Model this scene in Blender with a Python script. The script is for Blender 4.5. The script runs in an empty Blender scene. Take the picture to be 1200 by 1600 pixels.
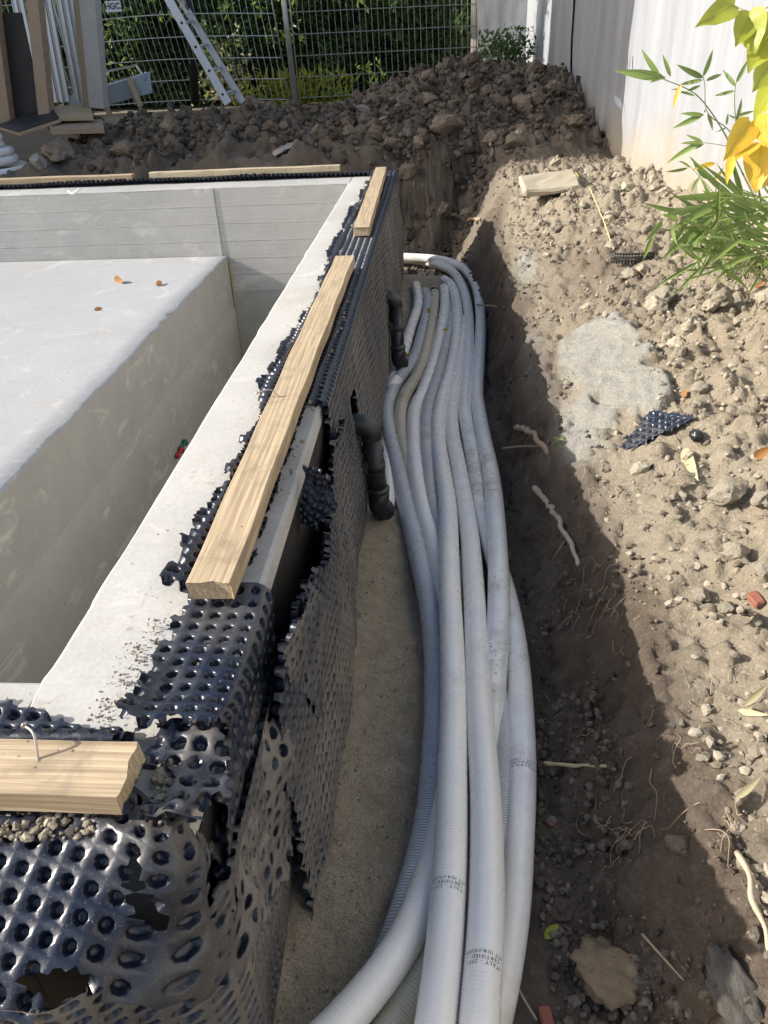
import bpy, bmesh, math, random
import numpy as np
from mathutils import Vector, Matrix, Euler

random.seed(7); RNG = np.random.default_rng(7)
SC = bpy.context.scene
COL = SC.collection

# ------------------------------------------------------------------ camera, sky, sun
RC = np.array([[0.9972838642939698, -0.004630775744307071, -0.07350816236917299],
               [0.060112616746598097, -0.5255231295793765, 0.8486529995145098],
               [-0.04256016126336198, -0.8507667107927435, -0.5238173693952243]])
CAMP = np.array([0.0, 0.0, 0.75]); FPX = 1200.0
cd = bpy.data.cameras.new('camera'); cam = bpy.data.objects.new('camera', cd); COL.objects.link(cam)
cam.matrix_world = Matrix([[RC[0][0], -RC[0][1], -RC[0][2], 0], [RC[1][0], -RC[1][1], -RC[1][2], 0],
                           [RC[2][0], -RC[2][1], -RC[2][2], 0.75], [0, 0, 0, 1]])
cd.sensor_fit = 'VERTICAL'; cd.sensor_height = 24; cd.lens = 18.0; cd.clip_start = 0.02; cd.clip_end = 600
SC.camera = cam
LD = np.array([1.0, 0.12, -0.53]); LD /= np.linalg.norm(LD)      # the way the sunlight travels
SUN_EL = math.asin(-LD[2]); SUN_AZ = math.atan2(-LD[0], -LD[1])  # azimuth measured from +Y towards +X
w = bpy.data.worlds.new('World'); SC.world = w; w.use_nodes = True
nt = w.node_tree; nt.nodes.clear()
sky = nt.nodes.new('ShaderNodeTexSky'); sky.sky_type = 'NISHITA'; sky.sun_disc = False
sky.sun_elevation = SUN_EL; sky.sun_rotation = SUN_AZ; sky.air_density = 1.0; sky.dust_density = 3.0
bg = nt.nodes.new('ShaderNodeBackground'); bg.inputs['Strength'].default_value = 0.15
wo = nt.nodes.new('ShaderNodeOutputWorld')
nt.links.new(sky.outputs[0], bg.inputs[0]); nt.links.new(bg.outputs[0], wo.inputs[0])
sd = bpy.data.lights.new('sun', 'SUN'); sd.energy = 5.0; sd.angle = math.radians(0.5); sd.color = (1.0, 0.95, 0.87)
sun = bpy.data.objects.new('sun', sd); COL.objects.link(sun)
sun.rotation_euler = Vector(LD).to_track_quat('-Z', 'Y').to_euler()
SC.view_settings.view_transform = 'Standard'; SC.view_settings.look = 'None'
SC.view_settings.gamma = 1.0; SC.view_settings.exposure = 0.58; SC.view_settings.use_curve_mapping = False
SC.cycles.max_bounces = 6; SC.cycles.diffuse_bounces = 3; SC.cycles.glossy_bounces = 3

# ------------------------------------------------------------------ helpers: places
def at(px, py, z=None, x=None, y=None):
    r = RC @ np.array([px - 600.0, py - 800.0, FPX])
    if z is not None: t = (z - CAMP[2]) / r[2]
    elif x is not None: t = x / r[0]
    else: t = y / r[1]
    return CAMP + r * t

def ss(a, b, x):
    t = np.clip((x - a) / (b - a), 0, 1); return t * t * (3 - 2 * t)

def hsh(ix, iy, iz, s=0):
    with np.errstate(over='ignore'):
        h = (ix.astype(np.int64) * 73856093) ^ (iy.astype(np.int64) * 19349663) ^ (iz.astype(np.int64) * 83492791) ^ np.int64(s * 2654435761 + 12345)
        h = (h ^ (h >> 13)) * 1274126177; h = h ^ (h >> 16); h = (h * 668265263) ; h = h ^ (h >> 15)
    return (h & 0xFFFFFF).astype(np.float64) / 0xFFFFFF

def vn(x, y, z=0.0, s=0):
    x = np.asarray(x, float); y = np.asarray(y, float); z = np.zeros_like(x) + z
    ix, iy, iz = np.floor(x), np.floor(y), np.floor(z)
    fx, fy, fz = x - ix, y - iy, z - iz
    fx, fy, fz = [t * t * (3 - 2 * t) for t in (fx, fy, fz)]
    out = 0
    for a in (0, 1):
        for b in (0, 1):
            for c in (0, 1):
                wgt = (fx if a else 1 - fx) * (fy if b else 1 - fy) * (fz if c else 1 - fz)
                out = out + wgt * hsh(ix + a, iy + b, iz + c, s)
    return out * 2 - 1

def fbm(x, y, z=0.0, o=4, s=0, g=0.5):
    out = 0; a = 1.0; k = 1.0
    for i in range(o):
        out = out + a * vn(np.asarray(x) * k, np.asarray(y) * k, np.asarray(z) * k, s + i); a *= g; k *= 2.03
    return out

def clod(x, y, cell, s=0, dens=1.0):
    """height field of rounded lumps, 0..~0.5 in units of the cell"""
    x = x / cell; y = y / cell; ix, iy = np.floor(x), np.floor(y); best = np.zeros_like(x)
    for a in (-1, 0, 1):
        for b in (-1, 0, 1):
            cx, cy = ix + a, iy + b
            px = cx + 0.15 + 0.7 * hsh(cx, cy, 0 * cx, s); py = cy + 0.15 + 0.7 * hsh(cx, cy, 0 * cx + 1, s)
            r = 0.25 + 0.42 * hsh(cx, cy, 0 * cx + 2, s) ** 1.5; on = hsh(cx, cy, 0 * cx + 3, s) < dens
            an = hsh(cx, cy, 0 * cx + 4, s) * 3.14; dx, dy = x - px, y - py
            u = dx * np.cos(an) + dy * np.sin(an); v = (-dx * np.sin(an) + dy * np.cos(an)) * 1.35
            h = np.sqrt(np.maximum(0, r * r - u * u - v * v)) * on
            best = np.maximum(best, h)
    return best

# ------------------------------------------------------------------ helpers: objects
def props(o, label=None, cat=None, group=None, kind=None):
    if label: o['label'] = label
    if cat: o['category'] = cat
    if group: o['group'] = group
    if kind: o['kind'] = kind
    return o

def empty(name, loc, label, cat, group=None):
    o = bpy.data.objects.new(name, None); COL.objects.link(o); o.location = loc; o.empty_display_size = 0.05
    return props(o, label, cat, group)

def meshdata(name, V, F, mat, smooth=True, uv=None, attrs=None):
    V = np.asarray(V, np.float32).reshape(-1, 3)
    me = bpy.data.meshes.new(name)
    if isinstance(F, np.ndarray) and F.ndim == 2:
        n, k = F.shape
        me.vertices.add(len(V)); me.vertices.foreach_set('co', V.ravel())
        me.loops.add(n * k); me.loops.foreach_set('vertex_index', F.astype(np.int32).ravel())
        me.polygons.add(n); me.polygons.foreach_set('loop_start', np.arange(0, n * k, k, dtype=np.int32))
        me.polygons.foreach_set('loop_total', np.full(n, k, np.int32))
        me.update(calc_edges=True)
    else:
        me.from_pydata(V.tolist(), [], [list(map(int, f)) for f in F]); me.update()
    if smooth: me.polygons.foreach_set('use_smooth', np.ones(len(me.polygons), bool))
    else: me.polygons.foreach_set('use_smooth', np.zeros(len(me.polygons), bool))
    if uv is not None:
        li = np.zeros(len(me.loops), np.int32); me.loops.foreach_get('vertex_index', li)
        l = me.uv_layers.new(name='uv'); l.data.foreach_set('uv', np.asarray(uv, np.float32)[li].ravel())
    for k_, a in (attrs or {}).items():
        at_ = me.attributes.new(k_, 'FLOAT', 'POINT'); at_.data.foreach_set('value', np.asarray(a, np.float32).ravel())
    if mat is not None: me.materials.append(mat)
    me.validate()
    return me

def link(name, me, parent=None, loc=(0, 0, 0), rot=None, scale=None):
    o = bpy.data.objects.new(name, me); COL.objects.link(o); o.location = loc
    if rot is not None: o.rotation_euler = rot
    if scale is not None: o.scale = scale if hasattr(scale, '__len__') else (scale,) * 3
    if parent is not None: o.parent = parent
    return o

def obj(name, V, F, mat, parent=None, local=True, smooth=True, **kw):
    """mesh given in world coordinates; with a parent the vertices are made local to it"""
    V = np.asarray(V, float).reshape(-1, 3)
    if parent is not None and local: V = V - np.array(parent.location)
    if parent is None and local:
        c = V.mean(0); c[2] = V[:, 2].min()
        o = link(name, meshdata(name, V - c, F, mat, smooth, kw.get('uv'), kw.get('attrs')), None, c)
        return o
    return link(name, meshdata(name, V, F, mat, smooth, kw.get('uv'), kw.get('attrs')), parent)

def grid_faces(nu, nv, close=False):
    i = np.arange(nu - 1)[:, None]; j = np.arange(nv if close else nv - 1)[None, :]
    a = i * nv + j; b = i * nv + (j + 1) % nv; c = (i + 1) * nv + (j + 1) % nv; d = (i + 1) * nv + j
    return np.stack([a, d, c, b], -1).reshape(-1, 4)

def box(x0, x1, y0, y1, z0, z1):
    V = [(x, y, z) for x in (x0, x1) for y in (y0, y1) for z in (z0, z1)]
    F = [(0, 1, 3, 2), (4, 6, 7, 5), (0, 4, 5, 1), (2, 3, 7, 6), (0, 2, 6, 4), (1, 5, 7, 3)]
    return np.array(V), F

def bevbox(sx, sy, sz, b=0.003, seg=1, cuts=0, noise=0.0, seed=0):
    """box centred in x,y with its base on z=0, edges bevelled"""
    bm = bmesh.new(); bmesh.ops.create_cube(bm, size=1)
    for v in bm.verts: v.co = Vector((v.co.x * sx, v.co.y * sy, (v.co.z + .5) * sz))
    bmesh.ops.bevel(bm, geom=list(bm.edges), offset=b, segments=seg, affect='EDGES')
    if cuts: bmesh.ops.subdivide_edges(bm, edges=[e for e in bm.edges if e.calc_length() > max(sx, sy, sz) * .3], cuts=cuts, use_grid_fill=True)
    V = np.array([v.co[:] for v in bm.verts]); F = [[v.index for v in f.verts] for f in bm.faces]; bm.free()
    if noise: V += noise * np.stack([fbm(V[:, 0] * 30, V[:, 1] * 30, V[:, 2] * 30, 3, seed + k) for k in range(3)], -1)
    return V, F

def spline(P, step):
    P = np.asarray(P, float); Q = np.vstack([2 * P[0] - P[1], P, 2 * P[-1] - P[-2]]); out = []
    for i in range(1, len(Q) - 2):
        n = max(2, int(np.linalg.norm(Q[i + 1] - Q[i]) / step))
        for k in range(n):
            t = k / n
            out.append(0.5 * ((2 * Q[i]) + (-Q[i - 1] + Q[i + 1]) * t + (2 * Q[i - 1] - 5 * Q[i] + 4 * Q[i + 1] - Q[i + 2]) * t * t + (-Q[i - 1] + 3 * Q[i] - 3 * Q[i + 1] + Q[i + 2]) * t ** 3))
    out.append(Q[-2]); return np.array(out)

def frames(C):
    T = np.gradient(C, axis=0); T /= np.linalg.norm(T, axis=1)[:, None] + 1e-12
    up = np.array([0, 0, 1.0]); N = np.cross(T, up); bad = np.linalg.norm(N, axis=1) < 1e-3
    N[bad] = np.array([1, 0, 0]); N /= np.linalg.norm(N, axis=1)[:, None]; B = np.cross(N, T)
    return T, N, B

def tube(C, r, n=12, cap=True):
    """returns V, F(quads + fans), uv (angle 0..1, arclength m)"""
    C = np.asarray(C, float); T, N, B = frames(C); r = np.zeros(len(C)) + r
    a = np.linspace(0, 2 * np.pi, n, endpoint=False)
    V = C[:, None, :] + r[:, None, None] * (np.cos(a)[None, :, None] * N[:, None, :] + np.sin(a)[None, :, None] * B[:, None, :])
    L = np.concatenate([[0], np.cumsum(np.linalg.norm(np.diff(C, axis=0), axis=1))])
    uv = np.stack([np.broadcast_to(a / (2 * np.pi), (len(C), n)), np.broadcast_to(L[:, None], (len(C), n))], -1).reshape(-1, 2)
    F = [list(f) for f in grid_faces(len(C), n, True)]; V = V.reshape(-1, 3)
    if cap:
        F.append(list(range(n))); F.append(list(range(len(V) - n, len(V)))[::-1])
    return V, F, uv

def merge(parts):
    VV, FF, k = [], [], 0
    for V, F in parts:
        V = np.asarray(V).reshape(-1, 3); VV.append(V); FF += [[int(i) + k for i in f] for f in F]; k += len(V)
    return np.vstack(VV), FF

# ------------------------------------------------------------------ helpers: materials
class NT:
    def __init__(s, name):
        s.m = bpy.data.materials.new(name); s.m.use_nodes = True; s.t = s.m.node_tree; s.t.nodes.clear()
        s.out = s.n('ShaderNodeOutputMaterial'); s.b = s.n('ShaderNodeBsdfPrincipled'); s.l(s.b.outputs[0], s.out.inputs[0])
        s.tc = s.n('ShaderNodeTexCoord')
    def n(s, t, **k):
        x = s.t.nodes.new(t)
        for a, v in k.items(): setattr(x, a, v)
        return x
    def l(s, a, b): s.t.links.new(a, b)
    def src(s, coord, scale=(1, 1, 1)):
        g = s.n('ShaderNodeNewGeometry') if coord == 'World' else None
        mp = s.n('ShaderNodeMapping'); mp.inputs['Scale'].default_value = scale
        s.l(g.outputs['Position'] if g else s.tc.outputs[coord], mp.inputs[0]); return mp.outputs[0]
    def noise(s, vec, sc, det=4, rough=0.55, dist=0.0):
        x = s.n('ShaderNodeTexNoise'); s.l(vec, x.inputs['Vector']); x.inputs['Scale'].default_value = sc
        x.inputs['Detail'].default_value = det; x.inputs['Roughness'].default_value = rough; x.inputs['Distortion'].default_value = dist
        return x.outputs[0]
    def vor(s, vec, sc, feat='F1', out='Distance'):
        x = s.n('ShaderNodeTexVoronoi', feature=feat); s.l(vec, x.inputs['Vector']); x.inputs['Scale'].default_value = sc; return x.outputs[out]
    def ramp(s, fac, stops):
        x = s.n('ShaderNodeValToRGB'); s.l(fac, x.inputs[0]); e = x.color_ramp.elements
        while len(e) < len(stops): e.new(0.5)
        for i, (p, c) in enumerate(stops):
            e[i].position = p; e[i].color = (c, c, c, 1) if not hasattr(c, '__len__') else (*c, 1)
        return x.outputs[0]
    def mix(s, f, a, b, mode='MIX'):
        x = s.n('ShaderNodeMix', data_type='RGBA', blend_type=mode)
        for sock, v in ((x.inputs[0], f), (x.inputs[6], a), (x.inputs[7], b)):
            if hasattr(v, 'is_output'): s.l(v, sock)
            elif hasattr(v, '__len__'): sock.default_value = (*v, 1)
            else: sock.default_value = v if sock == x.inputs[0] else (v, v, v, 1)
        return x.outputs[2]
    def math(s, op, a, b=0.0, clamp=False):
        x = s.n('ShaderNodeMath', operation=op, use_clamp=clamp)
        for sock, v in ((x.inputs[0], a), (x.inputs[1], b)):
            if hasattr(v, 'is_output'): s.l(v, sock)
            else: sock.default_value = v
        return x.outputs[0]
    def attr(s, name):
        x = s.n('ShaderNodeAttribute', attribute_name=name); return x.outputs['Fac']
    def bump(s, h, st=0.3, d=0.01, prev=None):
        x = s.n('ShaderNodeBump'); x.inputs['Strength'].default_value = st; x.inputs['Distance'].default_value = d
        s.l(h, x.inputs['Height'])
        if prev: s.l(prev, x.inputs['Normal'])
        return x.outputs[0]
    def set(s, col=None, rough=None, nrm=None, metal=None, spec=None):
        for k, v in (('Base Color', col), ('Roughness', rough), ('Normal', nrm), ('Metallic', metal), ('Specular IOR Level', spec)):
            if v is None: continue
            if hasattr(v, 'is_output'): s.l(v, s.b.inputs[k])
            elif hasattr(v, '__len__'): s.b.inputs[k].default_value = (*v, 1)
            else: s.b.inputs[k].default_value = v
        return s.m

def simple(name, col, rough=0.6, metal=0.0, var=0.25, sc=12, coord='Object', bump=0.1, bd=0.002, bsc=None):
    k = NT(name); v = k.src(coord); n = k.noise(v, sc, 5, 0.6)
    c = k.mix(n, tuple(x * (1 - var) for x in col), tuple(min(1, x * (1 + var)) for x in col))
    r = k.ramp(n, [(0.3, max(0, rough - .1)), (0.7, min(1, rough + .1))])
    return k.set(c, r, k.bump(k.noise(v, bsc or sc * 6, 4), bump, bd), metal)

def m_concrete(name, base=(0.42, 0.41, 0.385), boards=False, stain=0.3, dusty=0.0):
    k = NT(name); v = k.src('World')
    big = k.noise(v, 1.7, 6, 0.62, 0.6); mid = k.noise(v, 9, 6, 0.65, 0.3); fine = k.noise(v, 120, 4, 0.6)
    c = k.mix(big, tuple(x * (1 - stain) for x in base), tuple(min(1, x * (1 + stain * .55)) for x in base))
    c = k.mix(k.ramp(mid, [(0.35, 0.0), (0.75, 0.55)]), c, (base[0] * 1.15, base[1] * 1.13, base[2] * 1.08))
    c = k.mix(k.ramp(fine, [(0.3, 0.16), (0.6, 0.0)]), c, (0.12, 0.11, 0.1))
    # blow holes
    pits = k.vor(v, 28); pm = k.math('MULTIPLY', k.ramp(pits, [(0.06, 1.0), (0.10, 0.0)]), k.ramp(k.noise(v, 3.3, 3), [(0.52, 0.0), (0.62, 1.0)]))
    c = k.mix(pm, c, (0.10, 0.095, 0.085))
    # white efflorescence
    wv = k.noise(k.src('World', (1, 1, 2.5)), 3.1, 7, 0.7, 1.2)
    c = k.mix(k.ramp(wv, [(0.56, 0.0), (0.72, 0.55)]), c, (0.66, 0.65, 0.61))
    nrm = k.bump(fine, 0.25, 0.002); nrm = k.bump(mid, 0.35, 0.004, nrm); nrm = k.bump(pm, 0.8, 0.002, nrm) if False else nrm
    if boards:
        mp = k.n('ShaderNodeSeparateXYZ'); g = k.n('ShaderNodeNewGeometry'); k.l(g.outputs['Position'], mp.inputs[0])
        zz = k.math('ADD', mp.outputs[2], k.math('MULTIPLY', k.noise(v, 1.2, 2), 0.012))
        fr = k.math('FRACT', k.math('MULTIPLY', zz, 9.3)); ln = k.ramp(fr, [(0.0, 1.0), (0.035, 0.0), (0.96, 0.0), (1.0, 1.0)])
        ln2 = k.math('MULTIPLY', ln, k.ramp(k.noise(v, 6, 3), [(0.42, 0.0), (0.62, 1.0)]))
        c = k.mix(k.math('MULTIPLY', ln2, 0.45), c, (0.17, 0.165, 0.15))
        nrm = k.bump(ln, 0.5, 0.003, nrm)
        lg = k.noise(k.src('World', (0.6, 0.6, 30)), 4, 4); c = k.mix(k.ramp(lg, [(0.4, 0.15), (0.6, 0.0)]), c, (0.25, 0.24, 0.22))
    if dusty:
        d = k.noise(v, 2.3, 7, 0.7, 1.5); c = k.mix(k.ramp(d, [(0.50, 0.0), (0.66, dusty)]), c, (0.33, 0.29, 0.23))
        sp = k.noise(v, 60, 3); c = k.mix(k.math('MULTIPLY', k.ramp(sp, [(0.60, 0.0), (0.68, 0.7)]), k.ramp(mid, [(0.45, 0), (0.6, 1)])), c, (0.24, 0.20, 0.15))
    return k.set(c, 0.88, nrm)

def m_soil(name, dry=(0.285, 0.243, 0.178), wet=(0.115, 0.088, 0.066)):
    k = NT(name); v = k.src('World')
    a = k.noise(v, 2.2, 8, 0.65, 0.4); b = k.noise(v, 22, 8, 0.7); f = k.noise(v, 160, 6, 0.75); dv = k.n('ShaderNodeVectorMath', operation='ADD'); nn_ = k.n('ShaderNodeTexNoise'); k.l(v, nn_.inputs['Vector']); nn_.inputs['Scale'].default_value = 70; sc_ = k.n('ShaderNodeVectorMath', operation='SCALE'); k.l(nn_.outputs[1], sc_.inputs[0]); sc_.inputs['Scale'].default_value = .018; k.l(v, dv.inputs[0]); k.l(sc_.outputs[0], dv.inputs[1]); pb = k.vor(dv.outputs[0], 120, 'F1', 'Color'); pd = k.vor(dv.outputs[0], 120)
    darkm = k.math('ADD', k.attr('wet'), k.math('MULTIPLY', k.math('SUBTRACT', b, 0.5), 0.7), True)
    c = k.mix(darkm, dry, wet)
    c = k.mix(k.ramp(a, [(0.3, 0.35), (0.6, 0.0)]), c, k.mix(darkm, (0.17, 0.13, 0.09), (0.06, 0.047, 0.035)))
    c = k.mix(k.ramp(b, [(0.5, 0.0), (0.75, 0.5)]), c, k.mix(darkm, (0.42, 0.375, 0.29), (0.22, 0.185, 0.14)))
    spk = k.n('ShaderNodeSeparateColor'); k.l(pb, spk.inputs[0])
    sel = k.math('MULTIPLY', k.ramp(spk.outputs[0], [(0.82, 0.0), (0.9, 0.4)]), k.ramp(pd, [(0.35, 1.0), (0.5, 0.0)]))
    c = k.mix(sel, c, k.mix(darkm, (0.52, 0.475, 0.39), (0.17, 0.15, 0.12)))
    c = k.mix(k.ramp(f, [(0.28, 0.5), (0.55, 0.0)]), c, k.mix(darkm, (0.13, 0.10, 0.07), (0.035, 0.027, 0.02)))
    # grey marly / cement patch and sand
    pal = k.math('ADD', k.attr('pale'), k.math('MULTIPLY', k.math('SUBTRACT', b, 0.5), k.math('MULTIPLY', k.attr('pale'), 1.2)), True)
    c = k.mix(k.math('MULTIPLY', pal, 0.9), c, k.mix(k.ramp(f, [(.35, 0), (.65, 1)]), (0.20, 0.195, 0.175), (0.37, 0.36, 0.32)))
    c = k.mix(k.attr('sand'), c, k.mix(k.ramp(k.noise(v, 330, 4, 0.8), [(.36, 0), (.64, 1)]), k.mix(a, (0.14, 0.115, 0.08), (0.22, 0.18, 0.13)), k.mix(k.ramp(b, [(.35, 0), (.65, 1)]), (0.38, 0.32, 0.23), (0.58, 0.50, 0.37))))
    n = k.bump(f, 0.7, 0.006); n = k.bump(b, 0.6, 0.015, n); n = k.bump(pd, 0.35, 0.004, n)
    return k.set(c, 0.95, n, spec=0.2)

def m_rock(name, a, b):
    k = NT(name); v = k.src('Object'); oi = k.n('ShaderNodeObjectInfo')
    n1 = k.noise(v, 1.6, 7, 0.7); n2 = k.noise(v, 9, 7, 0.75)
    c = k.mix(k.ramp(n1, [(0.3, 0), (0.7, 1)]), a, b); c = k.mix(k.ramp(n2, [(0.3, 0.45), (0.46, 0)]), c, tuple(x * .6 for x in a))
    hv = k.n('ShaderNodeHueSaturation'); k.l(c, hv.inputs['Color']); k.l(k.math('ADD', k.math('MULTIPLY', oi.outputs['Random'], 0.5), 0.75), hv.inputs['Value'])
    nn = k.bump(n2, 0.8, 0.006); nn = k.bump(n1, 0.5, 0.01, nn)
    return k.set(hv.outputs[0], 0.93, nn, spec=0.2)

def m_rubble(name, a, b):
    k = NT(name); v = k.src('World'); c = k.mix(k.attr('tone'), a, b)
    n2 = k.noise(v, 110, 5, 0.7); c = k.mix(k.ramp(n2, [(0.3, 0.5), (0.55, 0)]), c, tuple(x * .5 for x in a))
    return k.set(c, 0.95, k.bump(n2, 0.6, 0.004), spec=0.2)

def m_membrane():
    k = NT('dimpled_membrane'); v = k.src('World'); dust = k.attr('dust')
    n = k.noise(v, 9, 7, 0.7, 0.4); f = k.noise(v, 260, 4, 0.7); n3 = k.noise(v, 40, 5, 0.65)
    m = k.math('MULTIPLY', dust, k.ramp(k.math('ADD', k.math('MULTIPLY', n, 0.6), k.math('MULTIPLY', n3, 0.4)), [(0.33, 0.35), (0.62, 1.0)]), True)
    dc = k.mix(f, (0.15, 0.140, 0.120), (0.38, 0.355, 0.31)); dc = k.mix(k.ramp(n, [(0.45, 0), (0.7, .8)]), dc, (0.22, 0.18, 0.125))
    m = k.math('MULTIPLY', m, k.math('SUBTRACT', 1.0, k.math('MULTIPLY', k.attr('cup'), 0.97)))  # cup interiors darkened in colour so the hollows read as shaded
    c = k.mix(m, (0.010, 0.015, 0.030), dc)
    sp = k.math('MULTIPLY', k.ramp(f, [(0.62, 0), (0.68, 1)]), 0.5); c = k.mix(sp, c, (0.30, 0.27, 0.22))
    r = k.math('ADD', 0.22, k.math('ADD', k.math('MULTIPLY', m, 0.5), k.math('MULTIPLY', n3, 0.14)))
    return k.set(c, r, k.bump(n3, 0.25, 0.004), spec=0.55)

def m_wood(name, a=(0.52, 0.42, 0.285), b=(0.38, 0.275, 0.165), old=0.0):
    k = NT(name); v = k.src('Object', (1, 0.06, 1)); vo = k.src('Object')
    wob = k.noise(v, 10, 4, 0.6, 1.0)
    wv = k.n('ShaderNodeTexWave', wave_type='BANDS', bands_direction='X', wave_profile='SAW'); k.l(v, wv.inputs[0]); wv.inputs['Scale'].default_value = 26
    wv.inputs['Distortion'].default_value = 7; wv.inputs['Detail'].default_value = 3; wv.inputs['Detail Scale'].default_value = 1.2
    c = k.mix(k.ramp(wv.outputs[1], [(0.2, 0.0), (0.95, 0.75)]), a, b)
    kn = k.vor(k.src('Object', (1, 0.45, 1)), 5.5); km = k.ramp(kn, [(0.05, 0.85), (0.13, 0.0)]); c = k.mix(km, c, (0.20, 0.10, 0.045))
    fb = k.noise(k.src('Object', (1, 0.02, 1)), 220, 3, 0.6); c = k.mix(k.ramp(fb, [(0.35, 0.6), (0.58, 0)]), c, tuple(x * .55 for x in b))
    dt = k.noise(vo, 14, 6, 0.7, 0.5); c = k.mix(k.ramp(dt, [(0.52, 0.0), (0.70, 0.6 + old * .3)]), c, (0.20, 0.165, 0.12))
    if old: c = k.mix(old, c, (0.33, 0.29, 0.235))
    sp = k.vor(vo, 60); c = k.mix(k.math('MULTIPLY', k.ramp(sp, [(0.10, 1), (0.14, 0)]), k.ramp(k.noise(vo, 9, 2), [(0.55, 0), (0.62, 0.8)])), c, (0.05, 0.045, 0.05))
    return k.set(c, 0.72, k.bump(wv.outputs[1], 0.15, 0.001, k.bump(fb, 0.35, 0.0015)), spec=0.3)

def m_hose(name, base=(0.88, 0.845, 0.77), rib=0.25, line=None, dirt=0.14, pitch=0.0062, stain=(0.30, 0.24, 0.15)):
    k = NT(name); uvn = k.n('ShaderNodeSeparateXYZ'); k.l(k.tc.outputs['UV'], uvn.inputs[0])
    fr = k.math('FRACT', k.math('DIVIDE', uvn.outputs[1], pitch)); v = k.src('World')
    ringh = k.ramp(fr, [(0.0, 0.0), (0.25, 1.0), (0.7, 1.0), (1.0, 0.0)])
    c = k.mix(k.ramp(k.noise(v, 4, 4), [(0.35, 0), (0.7, 1)]), base, tuple(min(1, x * t) for x, t in zip(base, (0.93, 0.965, 1.06))))
    wide = k.math('FRACT', k.math('DIVIDE', uvn.outputs[1], pitch * 1.0)); al = k.ramp(wide, [(0.0, 0.0), (0.5, 0.10), (1.0, 0.0)])
    c = k.mix(al, c, tuple(x * .72 for x in base))
    if line: c = k.mix(k.math('MULTIPLY', k.ramp(fr, [(0.0, 1.0), (0.22, 0.9), (0.34, 0.0), (0.92, 0.0), (1.0, 1.0)]), 0.9), c, line)
    d = k.noise(v, 16, 8, 0.75, 0.3); big = k.noise(v, 2.6, 3)
    dm = k.math('MULTIPLY', k.ramp(d, [(0.47, 0), (0.62, 1)]), k.ramp(big, [(0.40, 0.2), (0.58, 1.0)]))
    c = k.mix(k.math('MULTIPLY', dm, dirt), c, stain)
    sp = k.noise(v, 130, 4, 0.7); sm = k.math('MULTIPLY', k.ramp(sp, [(0.61, 0), (0.64, 1)]), k.ramp(big, [(0.45, 0.1), (0.58, 1.0)]))
    c = k.mix(k.math('MULTIPLY', sm, min(1, dirt * 2.2)), c, (0.06, 0.05, 0.04))
    r = k.math('ADD', 0.20, k.math('MULTIPLY', dm, 0.4))
    k.b.inputs['Subsurface Weight'].default_value = 0.0
    return k.set(c, r, k.bump(ringh, rib, 0.0012, k.bump(d, 0.08, 0.002)), spec=0.5)

def m_leaf(name, a, b, tr=0.35, rough=0.4, veins=False):
    k = NT(name); v = k.src('Object'); oi = k.n('ShaderNodeObjectInfo'); g = k.n('ShaderNodeNewGeometry')
    n = k.noise(k.src('World'), 11, 4); f = k.math('ADD', k.math('MULTIPLY', n, 0.6), k.math('MULTIPLY', oi.outputs['Random'], 0.45), True)
    f2 = k.math('ADD', k.math('MULTIPLY', f, 0.55), k.math('MULTIPLY', g.outputs['Random Per Island'], 0.5), True)
    c = k.mix(f2, a, b)
    if veins:
        sp_ = k.n('ShaderNodeSeparateXYZ'); k.l(k.tc.outputs['Object'], sp_.inputs[0]); ax = k.math('ABSOLUTE', sp_.outputs[0])
        fr_ = k.math('FRACT', k.math('SUBTRACT', k.math('MULTIPLY', sp_.outputs[1], 8.0), k.math('MULTIPLY', ax, 9.0)))
        vm = k.math('MAXIMUM', k.ramp(fr_, [(0.0, .8), (0.10, 0.0)]), k.ramp(ax, [(0.008, 1.0), (0.022, 0.0)])); c = k.mix(k.math('MULTIPLY', vm, .55), c, tuple(x * .62 for x in a))
        sp2 = k.noise(k.src('Object'), 7, 6, .7); c = k.mix(k.ramp(sp2, [(.60, 0), (.72, .6)]), c, (0.20, 0.11, 0.03))
    k.set(c, rough, None)
    tl = k.n('ShaderNodeBsdfTranslucent'); k.l(k.mix(0.5, c, tuple(min(1, x * 1.7) for x in b)), tl.inputs[0])
    mx = k.n('ShaderNodeMixShader'); mx.inputs[0].default_value = tr; k.l(k.b.outputs[0], mx.inputs[1]); k.l(tl.outputs[0], mx.inputs[2]); k.l(mx.outputs[0], k.out.inputs[0])
    return k.m

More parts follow.
